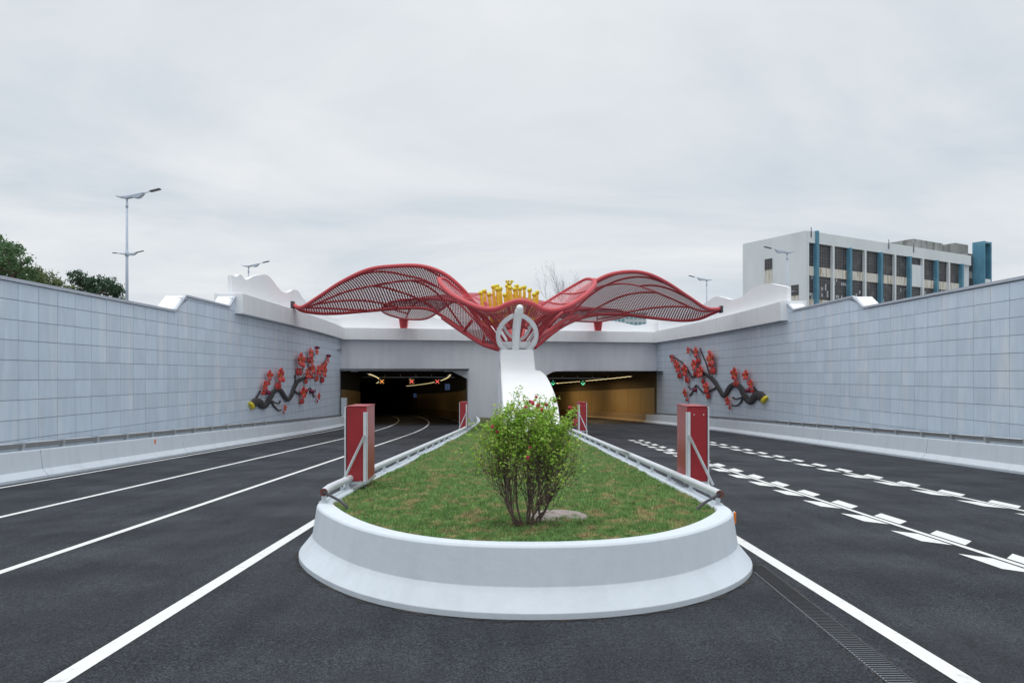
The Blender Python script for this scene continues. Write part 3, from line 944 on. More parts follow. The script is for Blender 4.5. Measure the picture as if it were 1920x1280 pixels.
# red boxes on the island edge
def red_box(label, x, y, left, rz):
    zt = gz(y) + .835
    t = thing('red_box', label, 'red cabinet', (x, y, zt), rz, 'red cabinets on the island edge')
    sg = 1 if left else -1              # side towards the lawn
    w, d, h_ = .40, 1.0, 1.50
    zb = .13
    m_ = MB(); m_.box((0, d / 2, zb + h_ / 2), (w, d, h_)); m_.build('cabinet', REDBOX, t, bevel=.012)
    m_ = MB(); m_.box((0, d / 2, zb + h_ + .006), (w + .02, d + .02, .014)); m_.build('lid', REDBOX, t, bevel=.004)
    m_ = MB(); m_.box((-sg * (w / 2 + .024), d / 2, zb + h_ / 2 - .02), (.026, d + .06, h_ + .02)); m_.build('sign_board', STEELW, t)
    m_ = MB(); m_.box((sg * (w / 2 - .03), -.022, zb + h_ / 2 - .06), (.06, .03, h_ - .10)); m_.box((sg * (w / 2 + .012), -.0, zb + h_ / 2 - .06), (.012, .07, h_ - .10)); m_.build('upright', STEELW, t)
    m_ = MB(); m_.bar((sg * (w / 2 - .03), -.055, zb + h_ * .62), (-sg * (w / 2 + .03), -.36, zb - .02), .05, .035); m_.build('brace', STEEL, t)
    m_ = MB(); m_.bar((sg * (w / 2), -.02, zb - .03), (-sg * (w / 2), -.02, zb - .03), .05, .05)
    m_.bar((-sg * w / 2, -.38, .0), (-sg * w / 2, -.02, zb - .03), .04, .04)
    m_.bar((-sg * w / 2, -.40, zb - .05), (-sg * w / 2, -.40, -.10), .07, .04)
    m_.bar((-sg * w / 2, -.40, -.06), (sg * (w / 2 - .06), .0, zb - .05), .05, .05)
    m_.bar((sg * (w / 2), .0, zb - .03), (sg * (w / 2), d, zb - .03), .05, .05)
    m_.bar((sg * (w / 2 - .1), .3, zb - .05), (sg * (w / 2 - .02), .1, -.10), .04, .04)
    m_.bar((0, d * .8, zb - .04), (0, d * .8, -.02), .08, .08)
    m_.build('base_frame', STEEL, t)
    m_ = MB(); m_.tube([(-sg * .13, -.004, zb + h_ - .16), (-sg * .13, -.012, zb + h_ - .16)], .012, 8); m_.tube([(sg * .06, -.004, zb + h_ - .16), (sg * .06, -.012, zb + h_ - .16)], .01, 8)
    m_.build('rivet', DARK if left else WHITEP, t)
    return t
def place_box(u, y, left, label, rz):
    X = (u - 960) * y / F
    red_box(label, X, y, left, rz)
place_box(668.5, 13.95, True, 'red steel cabinet with grey diagonal brace near the nose beside the three plain lanes', R(2))
place_box(1307, 13.95, False, 'red steel cabinet with grey diagonal brace near the nose beside the dashed lanes', R(-2))
place_box(869, 40.0, True, 'small distant red cabinet at the corner of the tunnel mouth with red crosses', 0)
place_box(1092, 37.0, False, 'small distant red cabinet half hidden by the flowering bush', 0)

# ------------------------------------------------------------------ white pedestal
ped = thing('pedestal', 'white sweeping plinth below the flower sculpture behind the bush', 'plinth')
st = [(Yv, H - (v - 704) * Yv / F, ul, ur) for Yv, v, ul, ur in (  # distance, photo row, left and right columns
    (41.4, 655, 938, 1000), (41.2, 675, 938.5, 1002), (41.0, 691, 939, 1004), (40.9, 693.5, 939, 1007), (40.5, 695, 939, 1016), (40.0, 703, 939, 1025), (39.4, 717, 940, 1033), (38.3, 737, 941, 1041),
    (36.6, 760, 942, 1047), (34.2, 786, 943, 1050), (31.5, 808, 944, 1051), (28.8, 829, 945, 1050), (28.4, 846, 945, 1050))]
mb = MB()
# solid: sweep with vertical skirts
skin = []
for (Yv, Zv, ul, ur) in st:
    xl_, xr_ = (ul - 960) * Yv / F, (ur - 960) * Yv / F
    e = .10
    skin.append([(xl_, Yv, -3.0), (xl_, Yv, Zv - e), (xl_ + e * .4, Yv, Zv - e * .3), (xl_ + e, Yv, Zv), (xr_ - e, Yv, Zv), (xr_ - e * .4, Yv, Zv - e * .3), (xr_, Yv, Zv - e), (xr_, Yv, -3.0)])
Yv = 46.5; ZT_ = st[0][1]
xl_, xr_ = (938 - 960) * 41.4 / F, (1000 - 960) * 41.4 / F
skin.insert(0, [(xl_, Yv, -3.0), (xl_, Yv, ZT_ - .1), (xl_ + .04, Yv, ZT_ - .03), (xl_ + .1, Yv, ZT_), (xr_ - .1, Yv, ZT_), (xr_ - .04, Yv, ZT_ - .03), (xr_, Yv, ZT_ - .1), (xr_, Yv, -3.0)])
mb.grid(skin, smooth=True, flip=False)
mb.f.append((7, 6, 5, 4, 3, 2, 1, 0)); mb.sm.append(False)
o = mb.build('plinth_body', WHITEP, ped)
es = o.modifiers.new('split', 'EDGE_SPLIT'); es.split_angle = R(32)
mb = MB(); mb.box2((xl_ - .16, 42.5, -3), (xl_ - .003, 46.3, 3.95)); mb.build('side_rib', PLASTER, ped)
mb = MB(); mb.box2((xl_ - .06, 42.35, 3.1), (xl_ - .01, 42.45, 3.4)); mb.build('bracket', STEEL, ped)

# ------------------------------------------------------------------ flower sculpture
flower = thing('flower_sculpture', 'huge red mesh kapok flower sculpture with yellow stamens spanning the tunnel portal', 'sculpture', (0.3, 50, 4.3))
FO = Vector((0.3, 50, 4.3))
def fl(o):
    o.matrix_parent_inverse = Matrix.Translation(-FO)
    return o
def lattice(S, hole=.50):
    """perforated sheet from a grid of points: every cell is a frame round a hole; odd rows are staggered"""
    S = np.asarray(S); n, m = S.shape[:2]
    S = S.copy()
    for i in range(1, n, 2):          # stagger
        S[i, 1:-1] = (S[i, 1:-1] + S[i, 2:]) / 2
    vs = S.reshape(-1, 3)
    a = S[:-1, :-1]; b = S[:-1, 1:]; c = S[1:, 1:]; d = S[1:, :-1]
    ctr = (a + b + c + d) / 4
    ih = [x + (ctr - x) * (1 - hole) for x in (a, b, c, d)]
    base = n * m
    k = (n - 1) * (m - 1)
    allv = np.concatenate([vs] + [x.reshape(-1, 3) for x in ih])
    idx = np.arange(n * m).reshape(n, m)
    A, B, C_, D = idx[:-1, :-1].ravel(), idx[:-1, 1:].ravel(), idx[1:, 1:].ravel(), idx[1:, :-1].ravel()
    I = [base + q * k + np.arange(k) for q in range(4)]
    fs = np.concatenate([np.stack([A, B, I[1], I[0]], 1), np.stack([B, C_, I[2], I[1]], 1), np.stack([C_, D, I[3], I[2]], 1), np.stack([D, A, I[0], I[3]], 1)])
    return allv, fs
def mesh_np(name, v, f, m):
    me = bpy.data.meshes.new(name)
    me.from_pydata(v.tolist(), [], f.tolist()); me.materials.append(m); me.update()
    return me
def petal(A, B, bulge, cell, veins, rA=.14, rB=.12, name='petal', rv=.075):
    """A and B: the two rims from the tip to the flower centre"""
    n = 240
    A = cr(A, n); B = cr(B, n)
    def surf(s, t):
        s = min(max(s, 0), 1) * (n - 1); i = int(min(s, n - 2)); f_ = s - i
        a = A[i] * (1 - f_) + A[i + 1] * f_; b = B[i] * (1 - f_) + B[i + 1] * f_
        p_ = a * (1 - t) + b * t
        p_[2] += bulge * 4 * t * (1 - t) * math.sin(math.pi * min(s / (n - 1) + .02, 1))
        return p_
    LA = np.linalg.norm(np.diff(A, axis=0), axis=1).sum()
    wid = max(np.linalg.norm(A - B, axis=1))
    ns, nt_ = int(LA / cell), max(8, int(wid / cell))
    S = [[surf(.012 + .985 * i / ns, .015 + .97 * j / nt_) for j in range(nt_ + 1)] for i in range(ns + 1)]
    v_, f_ = lattice(S)
    po = bpy.data.objects.new(name, mesh_np(name, v_, f_, REDMESH)); COL.objects.link(po); po.parent = flower; fl(po)
    for q, r in ((A, rA), (B, rB)):
        m_ = MB(); m_.tube(q[::3].tolist() + [q[-1].tolist()], r, 10); m_.build('rim', RED, po)
    for vn in veins:
        pts = cr([(s, t, 0) for s, t in vn], 40)
        m_ = MB(); m_.tube([surf(p_[0], p_[1]) - np.array([0, 0, .05]) for p_ in pts], rv, 7); m_.build('rib', RED, po)
    return po
mid = [(0.02, .5), (.3, .48), (.6, .5), (.9, .5)]
sidev = [[(.16, .5), (.22, .25), (.34, .03)], [(.38, .49), (.44, .25), (.55, .03)], [(.60, .5), (.64, .25), (.72, .03)],
         [(.2, .5), (.26, .75), (.36, .97)], [(.42, .49), (.48, .75), (.58, .97)], [(.64, .5), (.68, .75), (.76, .97)]]
LA_ = [P(549, 571, 51), P(566, 576, 50.5), P(600, 555, 49.6), P(640, 529, 48.6), P(690, 506, 47.8), P(740, 499, 47.2), P(790, 499, 46.9), P(830, 512, 46.7), P(860, 535, 46.7), P(885, 563, 47), P(905, 590, 47.4), P(922, 625, 47.6), P(934, 645, 47.8)]
LB_ = [P(549, 573, 51), P(572, 584, 51.8), P(620, 588, 53.0), P(690, 583, 54.4), P(750, 578, 55), P(800, 579, 54.6), P(828, 592, 53.8), P(866, 617, 52), P(900, 640, 50), P(934, 653, 48.4)]
vl = [[(0.02, .45), (.2, .40), (.38, .5), (.55, .46), (.75, .52), (.95, .5)], [(.27, .03), (.36, .06), (.45, .2), (.52, .36), (.62, .47)], [(.10, .42), (.2, .62), (.32, .8), (.42, .97)],
      [(.36, .5), (.46, .72), (.53, .86), (.60, .97)], [(.52, .47), (.62, .62), (.70, .82), (.78, .97)], [(.60, .03), (.68, .2), (.78, .36), (.9, .46)], [(.06, .5), (.12, .72), (.22, .9), (.3, .97)]]
petal(LA_, LB_, .55, .20, vl)
RA_ = [P(1352, 579, 55), P(1325, 578, 54), P(1290, 556, 52.6), P(1250, 530, 51), P(1215, 514, 50), P(1180, 509.5, 49.4), P(1140, 516, 48.8), P(1105, 534, 48.4), P(1075, 555, 48.2), P(1045, 585, 48), P(1020, 615, 47.9), P(1000, 645, 47.8)]
RB_ = [P(1352, 581, 55), P(1335, 588, 55.8), P(1310, 598, 56.6), P(1280, 601, 57.2), P(1230, 597, 57.4), P(1170, 590, 57.0), P(1120, 590, 56), P(1080, 600, 54), P(1045, 618, 51), P(1003, 652, 48.4)]
vr = [[(0.02, .55), (.2, .42), (.38, .40), (.55, .40), (.75, .46), (.95, .5)], [(.36, .03), (.46, .14), (.58, .42), (.70, .72), (.82, .97)], [(.20, .03), (.28, .10), (.36, .22), (.42, .38)],
      [(.34, .42), (.44, .62), (.52, .82), (.60, .97)], [(.16, .44), (.26, .68), (.36, .88), (.42, .97)], [(.58, .03), (.66, .2), (.76, .36), (.9, .46)]]
petal(RA_, RB_, .55, .20, vr)
# two petals at the back resting on posts on the portal beam
bl_tip = PP(s_of(757), -.2, 8.45)
petal([bl_tip, P(724, 588, 68), P(716, 578, 64), P(735, 566, 60), P(790, 560, 57), P(840, 563, 54), P(890, 577, 51.5), P(945, 602, 49.2), P(955, 640, 48.4)],
      [bl_tip, P(800, 597, 70), P(835, 575, 66), P(860, 560, 63), P(885, 555, 60), P(910, 550, 57), P(930, 558, 54), P(950, 585, 51), P(960, 640, 48.8)], .25, .26, [mid] + sidev[::2], rA=.11, rB=.10)
br_tip = PP(s_of(1120), -.2, 8.5)
petal([br_tip, P(1170, 594, 70), P(1178, 588, 66), P(1160, 582, 62), P(1130, 579, 58), P(1090, 580, 55), P(1040, 590, 52), P(990, 607, 49.4), P(978, 640, 48.4)],
      [br_tip, P(1075, 601, 72), P(1050, 594, 68), P(1030, 584, 64), P(1010, 574, 60), P(985, 562, 57), P(960, 554, 54), P(955, 585, 51), P(968, 640, 48.8)], .15, .26, [mid] + sidev[::2], rA=.10, rB=.10)
# front petal: a trough, both wings curling up
rim_f = [P(823, 523, 44.6), P(828, 534, 43.9), P(850, 554, 42.6), P(890, 574, 41.2), P(915, 580, 40.6), P(935, 578, 40.3), P(952, 570, 40.1), P(975, 564, 40.0), P(998, 570, 40.1), P(1018, 580, 40.3), P(1040, 582, 40.6), P(1070, 572, 41.3), P(1098, 553, 42.4), P(1114, 536, 43.7), P(1114, 525, 44.5)]
rim_b = [P(823, 523, 44.6), P(834, 523, 45.2), P(852, 538, 46), P(880, 560, 46.8), P(905, 578, 47.2), P(930, 592, 47.4), P(950, 602, 47.5), P(968, 606, 47.5), P(985, 600, 47.5), P(1000, 588, 47.4), P(1020, 570, 47.2), P(1050, 551, 46.8), P(1080, 533, 46.2), P(1100, 523, 45.6), P(1114, 525, 44.5)]
n = 200
A = cr(rim_f, n); B = cr(rim_b, n)
def fsurf(s, t):
    s = s * (n - 1); i = int(min(s, n - 2)); f_ = s - i
    a = A[i] * (1 - f_) + A[i + 1] * f_; b = B[i] * (1 - f_) + B[i + 1] * f_
    p_ = a * (1 - t) + b * t
    return p_ + np.array([0, 0, -.35 * 4 * t * (1 - t) * math.sin(math.pi * s / (n - 1))])
ns, nt_ = int(np.linalg.norm(np.diff(A, axis=0), axis=1).sum() / .17), 40
v_, f_ = lattice([[fsurf(.01 + .98 * i / ns, .01 + .98 * j / nt_) for j in range(nt_ + 1)] for i in range(ns + 1)], .60)
fp = bpy.data.objects.new('petal', mesh_np('petal', v_, f_, mat('pink_mesh', (.56, .20, .22), .45))); COL.objects.link(fp); fp.parent = flower; fl(fp)  # red mesh paled in its colour to carry bright sky on the inside
m_ = MB(); m_.tube(A[::2].tolist() + [A[-1].tolist()], .155, 12); m_.build('rim', RED, fp)
m_ = MB(); m_.tube(B[::3].tolist() + [B[-1].tolist()], .10, 8); m_.build('rim', RED, fp)
for s0 in (.10, .22, .78, .90):
    pts = [fsurf(s0 + (.5 - s0) * .35 * t, t) + np.array([0, 0, .03]) for t in np.linspace(.02, .98, 14)]
    m_ = MB(); m_.tube(pts, .06, 7); m_.build('rib', RED, fp)
# lower skirt of the front petal: from the front rim down to the calyx
base_c = np.array([0.33, 45.4, 4.7])
def skirt(s, t):
    s_ = .12 + .76 * s
    q = s_ * (n - 1); i = int(min(q, n - 2)); f_ = q - i
    a = A[i] * (1 - f_) + A[i + 1] * f_
    e = base_c + np.array([(s - .5) * 2.3, .4 + .5 * math.cos((s - .5) * 3), .15])
    c_ = a * .38 + e * .62; c_[2] = e[2] + .70 * (a[2] - e[2]); 
    return a * (1 - t) ** 2 + 2 * c_ * t * (1 - t) + e * t * t
ns = 60
v_, f_ = lattice([[skirt(i / ns, .01 + .62 * j / 26) for j in range(27)] for i in range(ns + 1)], .62)
sk = bpy.data.objects.new('petal_underside', mesh_np('petal_underside', v_, f_, REDMESH)); COL.objects.link(sk); sk.parent = flower; fl(sk)
for s0 in (0.0, .14, .30, .44, .56, .70, .86, 1.0):
    m_ = MB(); m_.tube([skirt(s0, t) for t in np.linspace(.01, 1, 16)], .085, 8); m_.build('rib', RED, sk)
m_ = MB(); m_.tube([skirt(s, .63) for s in np.linspace(0, 1, 30)], .08, 8); m_.build('rib', RED, sk)
# struts gathered at the base
def strut(pts, r, par=flower):
    m_ = MB(); m_.tube(cr(pts, 14).tolist(), r, 9); o_ = m_.build('strut', RED, par)
    fl(o_)
for pts, r in (([P(935, 655, 46.5), P(905, 645, 47.2), P(868, 622, 49), P(830, 596, 52)], .15),
               ([P(936, 648, 46.3), P(915, 628, 46.5), P(898, 600, 46.8), P(880, 572, 46.5), P(868, 555, 46)], .13),
               ([P(936, 640, 46.3), P(915, 615, 46.3), P(905, 608, 46.6)], .13),
               ([P(905, 645, 47.2), P(908, 628, 46.8)], .09), ([P(868, 622, 49), P(884, 602, 47.5)], .12),
               ([P(1003, 640, 46.5), P(1030, 620, 47.5), P(1060, 600, 50), P(1085, 592, 53)], .15),
               ([P(1002, 628, 46.3), P(1020, 605, 46.4), P(1042, 586, 46.4), P(1060, 572, 46)], .12),
               ([P(1000, 612, 46.3), P(1015, 597, 46.2), P(1030, 584, 46)], .11),
               ([P(1005, 635, 46.8), P(1025, 612, 46.8), P(1055, 585, 47.5)], .10)):
    strut(pts, r)
# tip sockets and posts
for q, rz in ((P(549, 572, 51), .35), (P(1352, 580, 55), -.35)):
    m_ = MB(); m_.box((0, 0, 0), (.18, .5, .55), rz=0)
    o_ = m_.build('tip_socket', DARK, flower); o_.location = q - FO
for tip in (bl_tip, br_tip):
    m_ = MB()
    b0 = tip - Vector((0, 0, .95)); z0 = 7.5
    m_.add([(-.33, -.3, 0), (.33, -.3, 0), (.33, .3, 0), (-.33, .3, 0), (-.46, -.36, .95), (.46, -.36, .95), (.46, .36, .95), (-.46, .36, .95)],
           [(3, 2, 1, 0), (4, 5, 6, 7), (0, 1, 5, 4), (1, 2, 6, 5), (2, 3, 7, 6), (3, 0, 4, 7)])
    m_.box((-.12, -.34, .48), (.04, .03, .86)); m_.box((.12, -.34, .48), (.04, .03, .86))
    o_ = m_.build('support_post', RED, flower, bevel=.015); o_.location = Vector((tip.x, tip.y, z0 + .003)) - FO
# stamens
def stamen(u, v, Y, tip=True):
    top = P(u, v, Y)
    bx = 0.35 + (top.x - .35) * .90
    m_ = MB()
    pts = cr([(bx, Y, 6.2), (bx * .5 + top.x * .5 + .05, Y, 7.2), tuple(top)], 8)
    m_.tube(pts.tolist(), [.15, .145, .14, .13, .12, .115, .11, .11], 8)
    o_ = m_.build('stamen', YELLOW, flower); fl(o_)
    k = MB(); k.ball(top + Vector((0, 0, .06)), (.19, .19, .16), 9, 6); k.ball(top + Vector((.06, -.05, .12)), .11, 7, 5); k.build('anther', YTIP, o_)
for u_, v_p, Y_ in ((901.5, 551, 51), (908, 547.5, 52.5), (917, 554, 50), (925, 539.5, 51.5), (932, 538, 52.6), (932.5, 544, 49.6), (938, 543, 51), (946.6, 555, 50), (951, 537.5, 51.8), (956.5, 541.5, 49.8),
                    (965, 544, 50.2), (968.6, 538, 51.8), (975, 543, 50.4), (983, 540.5, 51), (993, 546, 50.8), (1001.5, 554, 50), (1007, 550, 51.5)):
    stamen(u_, v_p, Y_)
# pistil with a branching crown
top = P(955, 535, 50.6)
m_ = MB(); m_.tube([(0.2, 50.6, 6.2), (.05, 50.6, 7.5), tuple(top)], [.15, .14, .12], 9); pi_ = fl(m_.build('pistil', YELLOW, flower))
m_ = MB()
for k in range(7):
    a_ = k * 2 * math.pi / 7
    e = top + Vector((.24 * math.cos(a_), .24 * math.sin(a_), .30))
    m_.tube([tuple(top), tuple(top + Vector((.13 * math.cos(a_), .13 * math.sin(a_), .1))), tuple(e)], .05, 6)
    m_.ball(e, .08, 6, 4)
m_.build('stigma', YTIP, pi_)
# white calyx of hoops
cal = Vector((.33, 42.7, 4.19))
m_ = MB()
prof = [(.35, 0.06), (.95, .04), (1.02, .12), (1.08, .36), (1.09, .46), (1.04, .47), (1.0, .36), (.9, .2), (.3, .15)]
m_.grid([[(cal.x + r * math.cos(a_), cal.y + r * math.sin(a_) * .9, cal.z + z) for r, z in prof] for a_ in np.linspace(0, 2 * math.pi, 33)])
cb = fl(m_.build('calyx_bowl', WHITEP, flower))
def hoop(a_, r0, top_r, topz, rad):
    pts = [(.95, .08), (1.18, .6), (1.22, 1.05), (1.05, 1.7), (.7, 2.3), (top_r, topz)]
    q = cr([(cal.x + r * r0 * math.cos(a_), cal.y + r * r0 * math.sin(a_), cal.z + z) for r, z in pts], 18)
    m2 = MB(); m2.tube(q.tolist(), rad, 10); fl(m2.build('calyx_hoop', WHITEP, flower))
def hoop_px(pts, r):
    m2 = MB(); m2.tube(cr([P(*p_) for p_ in pts], 18).tolist(), r, 10); fl(m2.build('calyx_hoop', WHITEP, flower))
hoop_px([(952, 657, 42.0), (938, 647, 41.8), (934, 629, 41.5), (939, 612, 41.1), (950, 599, 40.7), (963, 591, 40.3)], .145)
hoop_px([(988, 657, 42.0), (1001, 645, 41.8), (1005.5, 627, 41.5), (1001, 610, 41.1), (990, 598, 40.7), (977, 590, 40.3)], .145)
hoop_px([(945, 612, 43.4), (950, 622, 43.6), (958, 630, 43.6), (968, 636, 43.4)], .10)
hoop_px([(996, 608, 43.4), (990, 622, 43.6), (983, 632, 43.6), (972, 638, 43.4)], .10)
hoop_px([(1001, 622, 43.0), (994, 635, 43.4), (984, 645, 43.6), (974, 650, 43.4)], .09)
hoop_px([(938, 636, 42.6), (944, 646, 43.0), (954, 652, 43.2), (966, 654, 43.2)], .09)
m2 = MB(); q = cr([P(967, 657, 41.7), P(967, 640, 41.2), P(968.5, 615, 40.7), P(971, 595, 40.2), P(974.5, 578, 39.7)], 16)
m2.tube(q.tolist(), [.22] * 4 + [.23] * 4 + [.24] * 4 + [.25] * 3 + [.2], 12); m2.ball(q[-1], .22, 10, 7); fl(m2.build('calyx_hoop', WHITEP, flower))

# ------------------------------------------------------------------ branch reliefs on the walls
KS = 2.6
def make_relief(sd, label, main, subs, blossoms, buds, cut):
    W = SIDES[sd]['W']
    def wp(u, v):
        lo, hi = 15.0, 80.0
        for _ in range(50):
            md = (lo + hi) / 2
            x = 960 + W(md) * F / md
            if (x < u) == (sd < 0):
                lo = md
            else:
                hi = md
        Y = (lo + hi) / 2
        return Y, H - (v - 704) * Y / F
    t = thing('branch_relief', label, 'wall sculpture')
    def on_wall(a, Z, d):
        Y = a * KS
        return (W(Y) - sd * d, Y, Z)
    def flat_tube(pts, depth, m_):
        """pts: (u, v, radius px); tube in (Y/KS, Z) plane standing off the wall"""
        q = []
        for u_, v_, r_ in pts:
            Y, Z = wp(u_, v_); q.append((Y / KS, Z, .72 * r_ * Y / F))
        c_ = cr(q, max(12, len(q) * 7))
        b_ = MB(); b_.tube([(0, p_[0], p_[1]) for p_ in c_], c_[:, 2].tolist(), 10)
        vs = []
        for p_ in b_.v:
            x, y, z = on_wall(p_[1], p_[2], depth + p_[0] * .42)
            vs.append((x, y, z))
        o_ = len(m_.v)
        m_.v += vs; m_.f += [tuple(i + o_ for i in f) for f in b_.f]; m_.sm += b_.sm
        return c_
    m_ = MB(); flat_tube(main, .13, m_); br = m_.build('branch', BRANCH, t)
    for s_ in subs:
        m_ = MB(); flat_tube(s_, .09, m_); m_.build('twig', BRANCH, br)
    m_ = MB(); flat_tube(cut, .13, m_); m_.build('cut_face', CUT, t)
    # one petal mesh for all
    pe = MB()
    pe.ball((0, 0, .54), (.20, .40, .50), 10, 7)
    for i, p_ in enumerate(pe.v):      # hollow the front a little
        x, y, z = p_
        pe.v[i] = (x * (1 - .5 * max(0, 1 - abs(y) / .3) * (1 if x < 0 else .3)), y * (.70 + .36 * z), z)
    pme = pe.mesh('petal', PETAL)
    ce = MB(); ce.ball((0, 0, 0), (.16, .14, .16), 8, 6)
    for k in range(7):
        a_ = k * 2 * math.pi / 7
        ce.tube([(0, 0, 0), (-.22, .16 * math.cos(a_), .16 * math.sin(a_)), (-.26, .26 * math.cos(a_), .26 * math.sin(a_))], .03, 5)
    cme = ce.mesh('centre', PISTIL)
    for i, (u_, v_, r_, hang) in enumerate(blossoms):
        Y, Z = wp(u_, v_); s_ = r_ * Y / F * .84
        b_ = bpy.data.objects.new('blossom', cme); COL.objects.link(b_); b_.parent = t
        b_.location = on_wall(Y / KS, Z, .20 + .08 * s_)
        b_.scale = (s_ * (1 if sd > 0 else -1), s_ * KS * .66, s_ * 1.12)
        ph = random.uniform(-.2, .2)
        n5 = 5
        for k in range(n5):
            a_ = ph + k * 2 * math.pi / n5
            o_ = bpy.data.objects.new('petal', pme); COL.objects.link(o_); o_.parent = b_
            o_.rotation_euler = (a_, R(random.uniform(-22, -8)) * 1.0, 0)
            o_.rotation_mode = 'XYZ'
            o_.matrix_local = Matrix.Rotation(a_, 4, 'X') @ Matrix.Rotation(R(random.uniform(-26, -8)), 4, 'Y') @ Matrix.Diagonal((1, 1, random.uniform(.88, 1.08), 1))
        for k in range(hang):
            o_ = bpy.data.objects.new('petal', pme); COL.objects.link(o_); o_.parent = b_
            o_.matrix_local = Matrix.Translation((.1, (-.28 + .56 * k / max(1, hang - 1)), -.78)) @ Matrix.Rotation(math.pi + random.uniform(-.25, .25), 4, 'X') @ Matrix.Diagonal((1, .85, .95, 1))
    for u_, v_, r_ in buds:
        Y, Z = wp(u_, v_); s_ = r_ * Y / F
        m_ = MB(); m_.ball((0, 0, 0), (.25, s_ * KS * .55, s_), 8, 6); o_ = m_.build('bud', BUD, t); o_.location = on_wall(Y / KS, Z, .18)
zl = lambda x, y, r: (400 + x / 3.557, 470 + y / 3.557, r / 3.557)
z6 = lambda x, y, r: (450 + x / 8.533, 640 + y / 8.533, r / 8.533)
make_relief(-1, 'sculpted branch with red kapok blossoms on the wall beside the tunnel with red crosses',
    [z6(172, 1010, 92), z6(225, 960, 86), z6(290, 980, 78), z6(350, 1040, 60), z6(420, 970, 62), z6(490, 830, 58), z6(560, 770, 56), z6(630, 790, 50), z6(690, 880, 46), z6(740, 930, 46), z6(800, 860, 46), z6(850, 720, 45), z6(910, 630, 48), z6(1000, 590, 34), z6(1080, 560, 26), z6(1150, 585, 20)],
    [[z6(480, 960, 22), z6(540, 1050, 18), z6(600, 1100, 16), z6(640, 1095, 14)], [z6(490, 950, 18), z6(560, 985, 14), z6(610, 990, 14), z6(622, 945, 22)],
     [z6(850, 790, 26), z6(900, 825, 22), z6(960, 830, 18), z6(1030, 860, 15), z6(1065, 790, 15), z6(1105, 740, 16), z6(1140, 810, 16), z6(1175, 890, 20)], [z6(1140, 800, 12), z6(1180, 810, 12), z6(1190, 770, 18)],
     [z6(960, 520, 14), z6(1000, 400, 14), z6(1040, 280, 13), z6(1130, 260, 11), z6(1180, 200, 11)], [z6(870, 660, 18), z6(870, 590, 14), z6(860, 540, 20)], [z6(240, 900, 24), z6(280, 830, 22), z6(300, 780, 20)],
     [z6(1240, 440, 14), z6(1310, 360, 13), z6(1360, 280, 12), z6(1385, 215, 9)]],
    [(*z6(905, 300, 150), 2), (*z6(1075, 180, 100), 2), (*z6(1095, 330, 85), 1), (*z6(1110, 440, 95), 2), (*z6(1020, 520, 95), 2), (*z6(1200, 470, 100), 2), (*z6(1290, 480, 110), 2), (*z6(1310, 370, 80), 1), (*z6(1255, 410, 70), 0), (*z6(1360, 290, 50), 0),
     (*z6(575, 540, 140), 2), (*z6(405, 545, 95), 2), (*z6(335, 710, 90), 2), (*z6(955, 820, 110), 2), (*z6(1212, 880, 62), 1), (*z6(665, 1060, 60), 1), (*z6(1182, 170, 55), 0)],
    [z6(400, 815, 42), z6(1110, 800, 36), z6(1385, 230, 30), z6(1200, 100, 26)],
    [z6(140, 1032, 92), z6(155, 1022, 94), z6(172, 1011, 92)])
z5 = lambda x, y, r: (1200 + x / 3.556, 500 + y / 3.556, r / 3.556)
make_relief(1, 'sculpted branch with red kapok blossoms on the wall below the old factory building',
    [z5(832, 878, 40), z5(808, 852, 38), z5(775, 865, 32), z5(740, 900, 26), z5(705, 855, 27), z5(680, 805, 25), z5(645, 785, 24), z5(610, 800, 22), z5(570, 860, 20), z5(540, 820, 20), z5(510, 770, 20), z5(470, 730, 18), z5(430, 710, 14), z5(390, 720, 12), z5(350, 740, 9)],
    [[z5(700, 850, 9), z5(680, 900, 8), z5(650, 925, 7), z5(620, 922, 7)], [z5(695, 865, 7), z5(650, 882, 6), z5(625, 870, 10)],
     [z5(520, 800, 11), z5(480, 825, 9), z5(430, 838, 8), z5(405, 815, 7), z5(380, 790, 7), z5(360, 825, 7), z5(338, 860, 7)], [z5(380, 795, 5), z5(345, 815, 5), z5(328, 795, 7)],
     [z5(470, 720, 6), z5(445, 640, 6), z5(420, 580, 5), z5(405, 540, 5)], [z5(400, 640, 5), z5(365, 580, 5), z5(342, 545, 4)], [z5(350, 730, 6), z5(300, 650, 6), z5(225, 595, 4)], [z5(800, 840, 10), z5(780, 820, 9), z5(765, 800, 8)]],
    [(*z5(495, 615, 62), 2), (*z5(397, 570, 45), 2), (*z5(383, 655, 48), 2), (*z5(341, 557, 27), 0), (*z5(234, 612, 28), 0), (*z5(252, 640, 30), 0), (*z5(275, 668, 46), 2), (*z5(323, 692, 50), 2), (*z5(428, 700, 50), 1), (*z5(465, 805, 46), 2),
     (*z5(655, 715, 52), 2), (*z5(730, 722, 42), 1), (*z5(765, 782, 36), 2), (*z5(608, 895, 34), 1), (*z5(320, 840, 36), 1)],
    [z5(735, 825, 16), z5(378, 820, 16), z5(222, 597, 12)],
    [z5(848, 890, 40), z5(841, 885, 41), z5(832, 879, 40)])

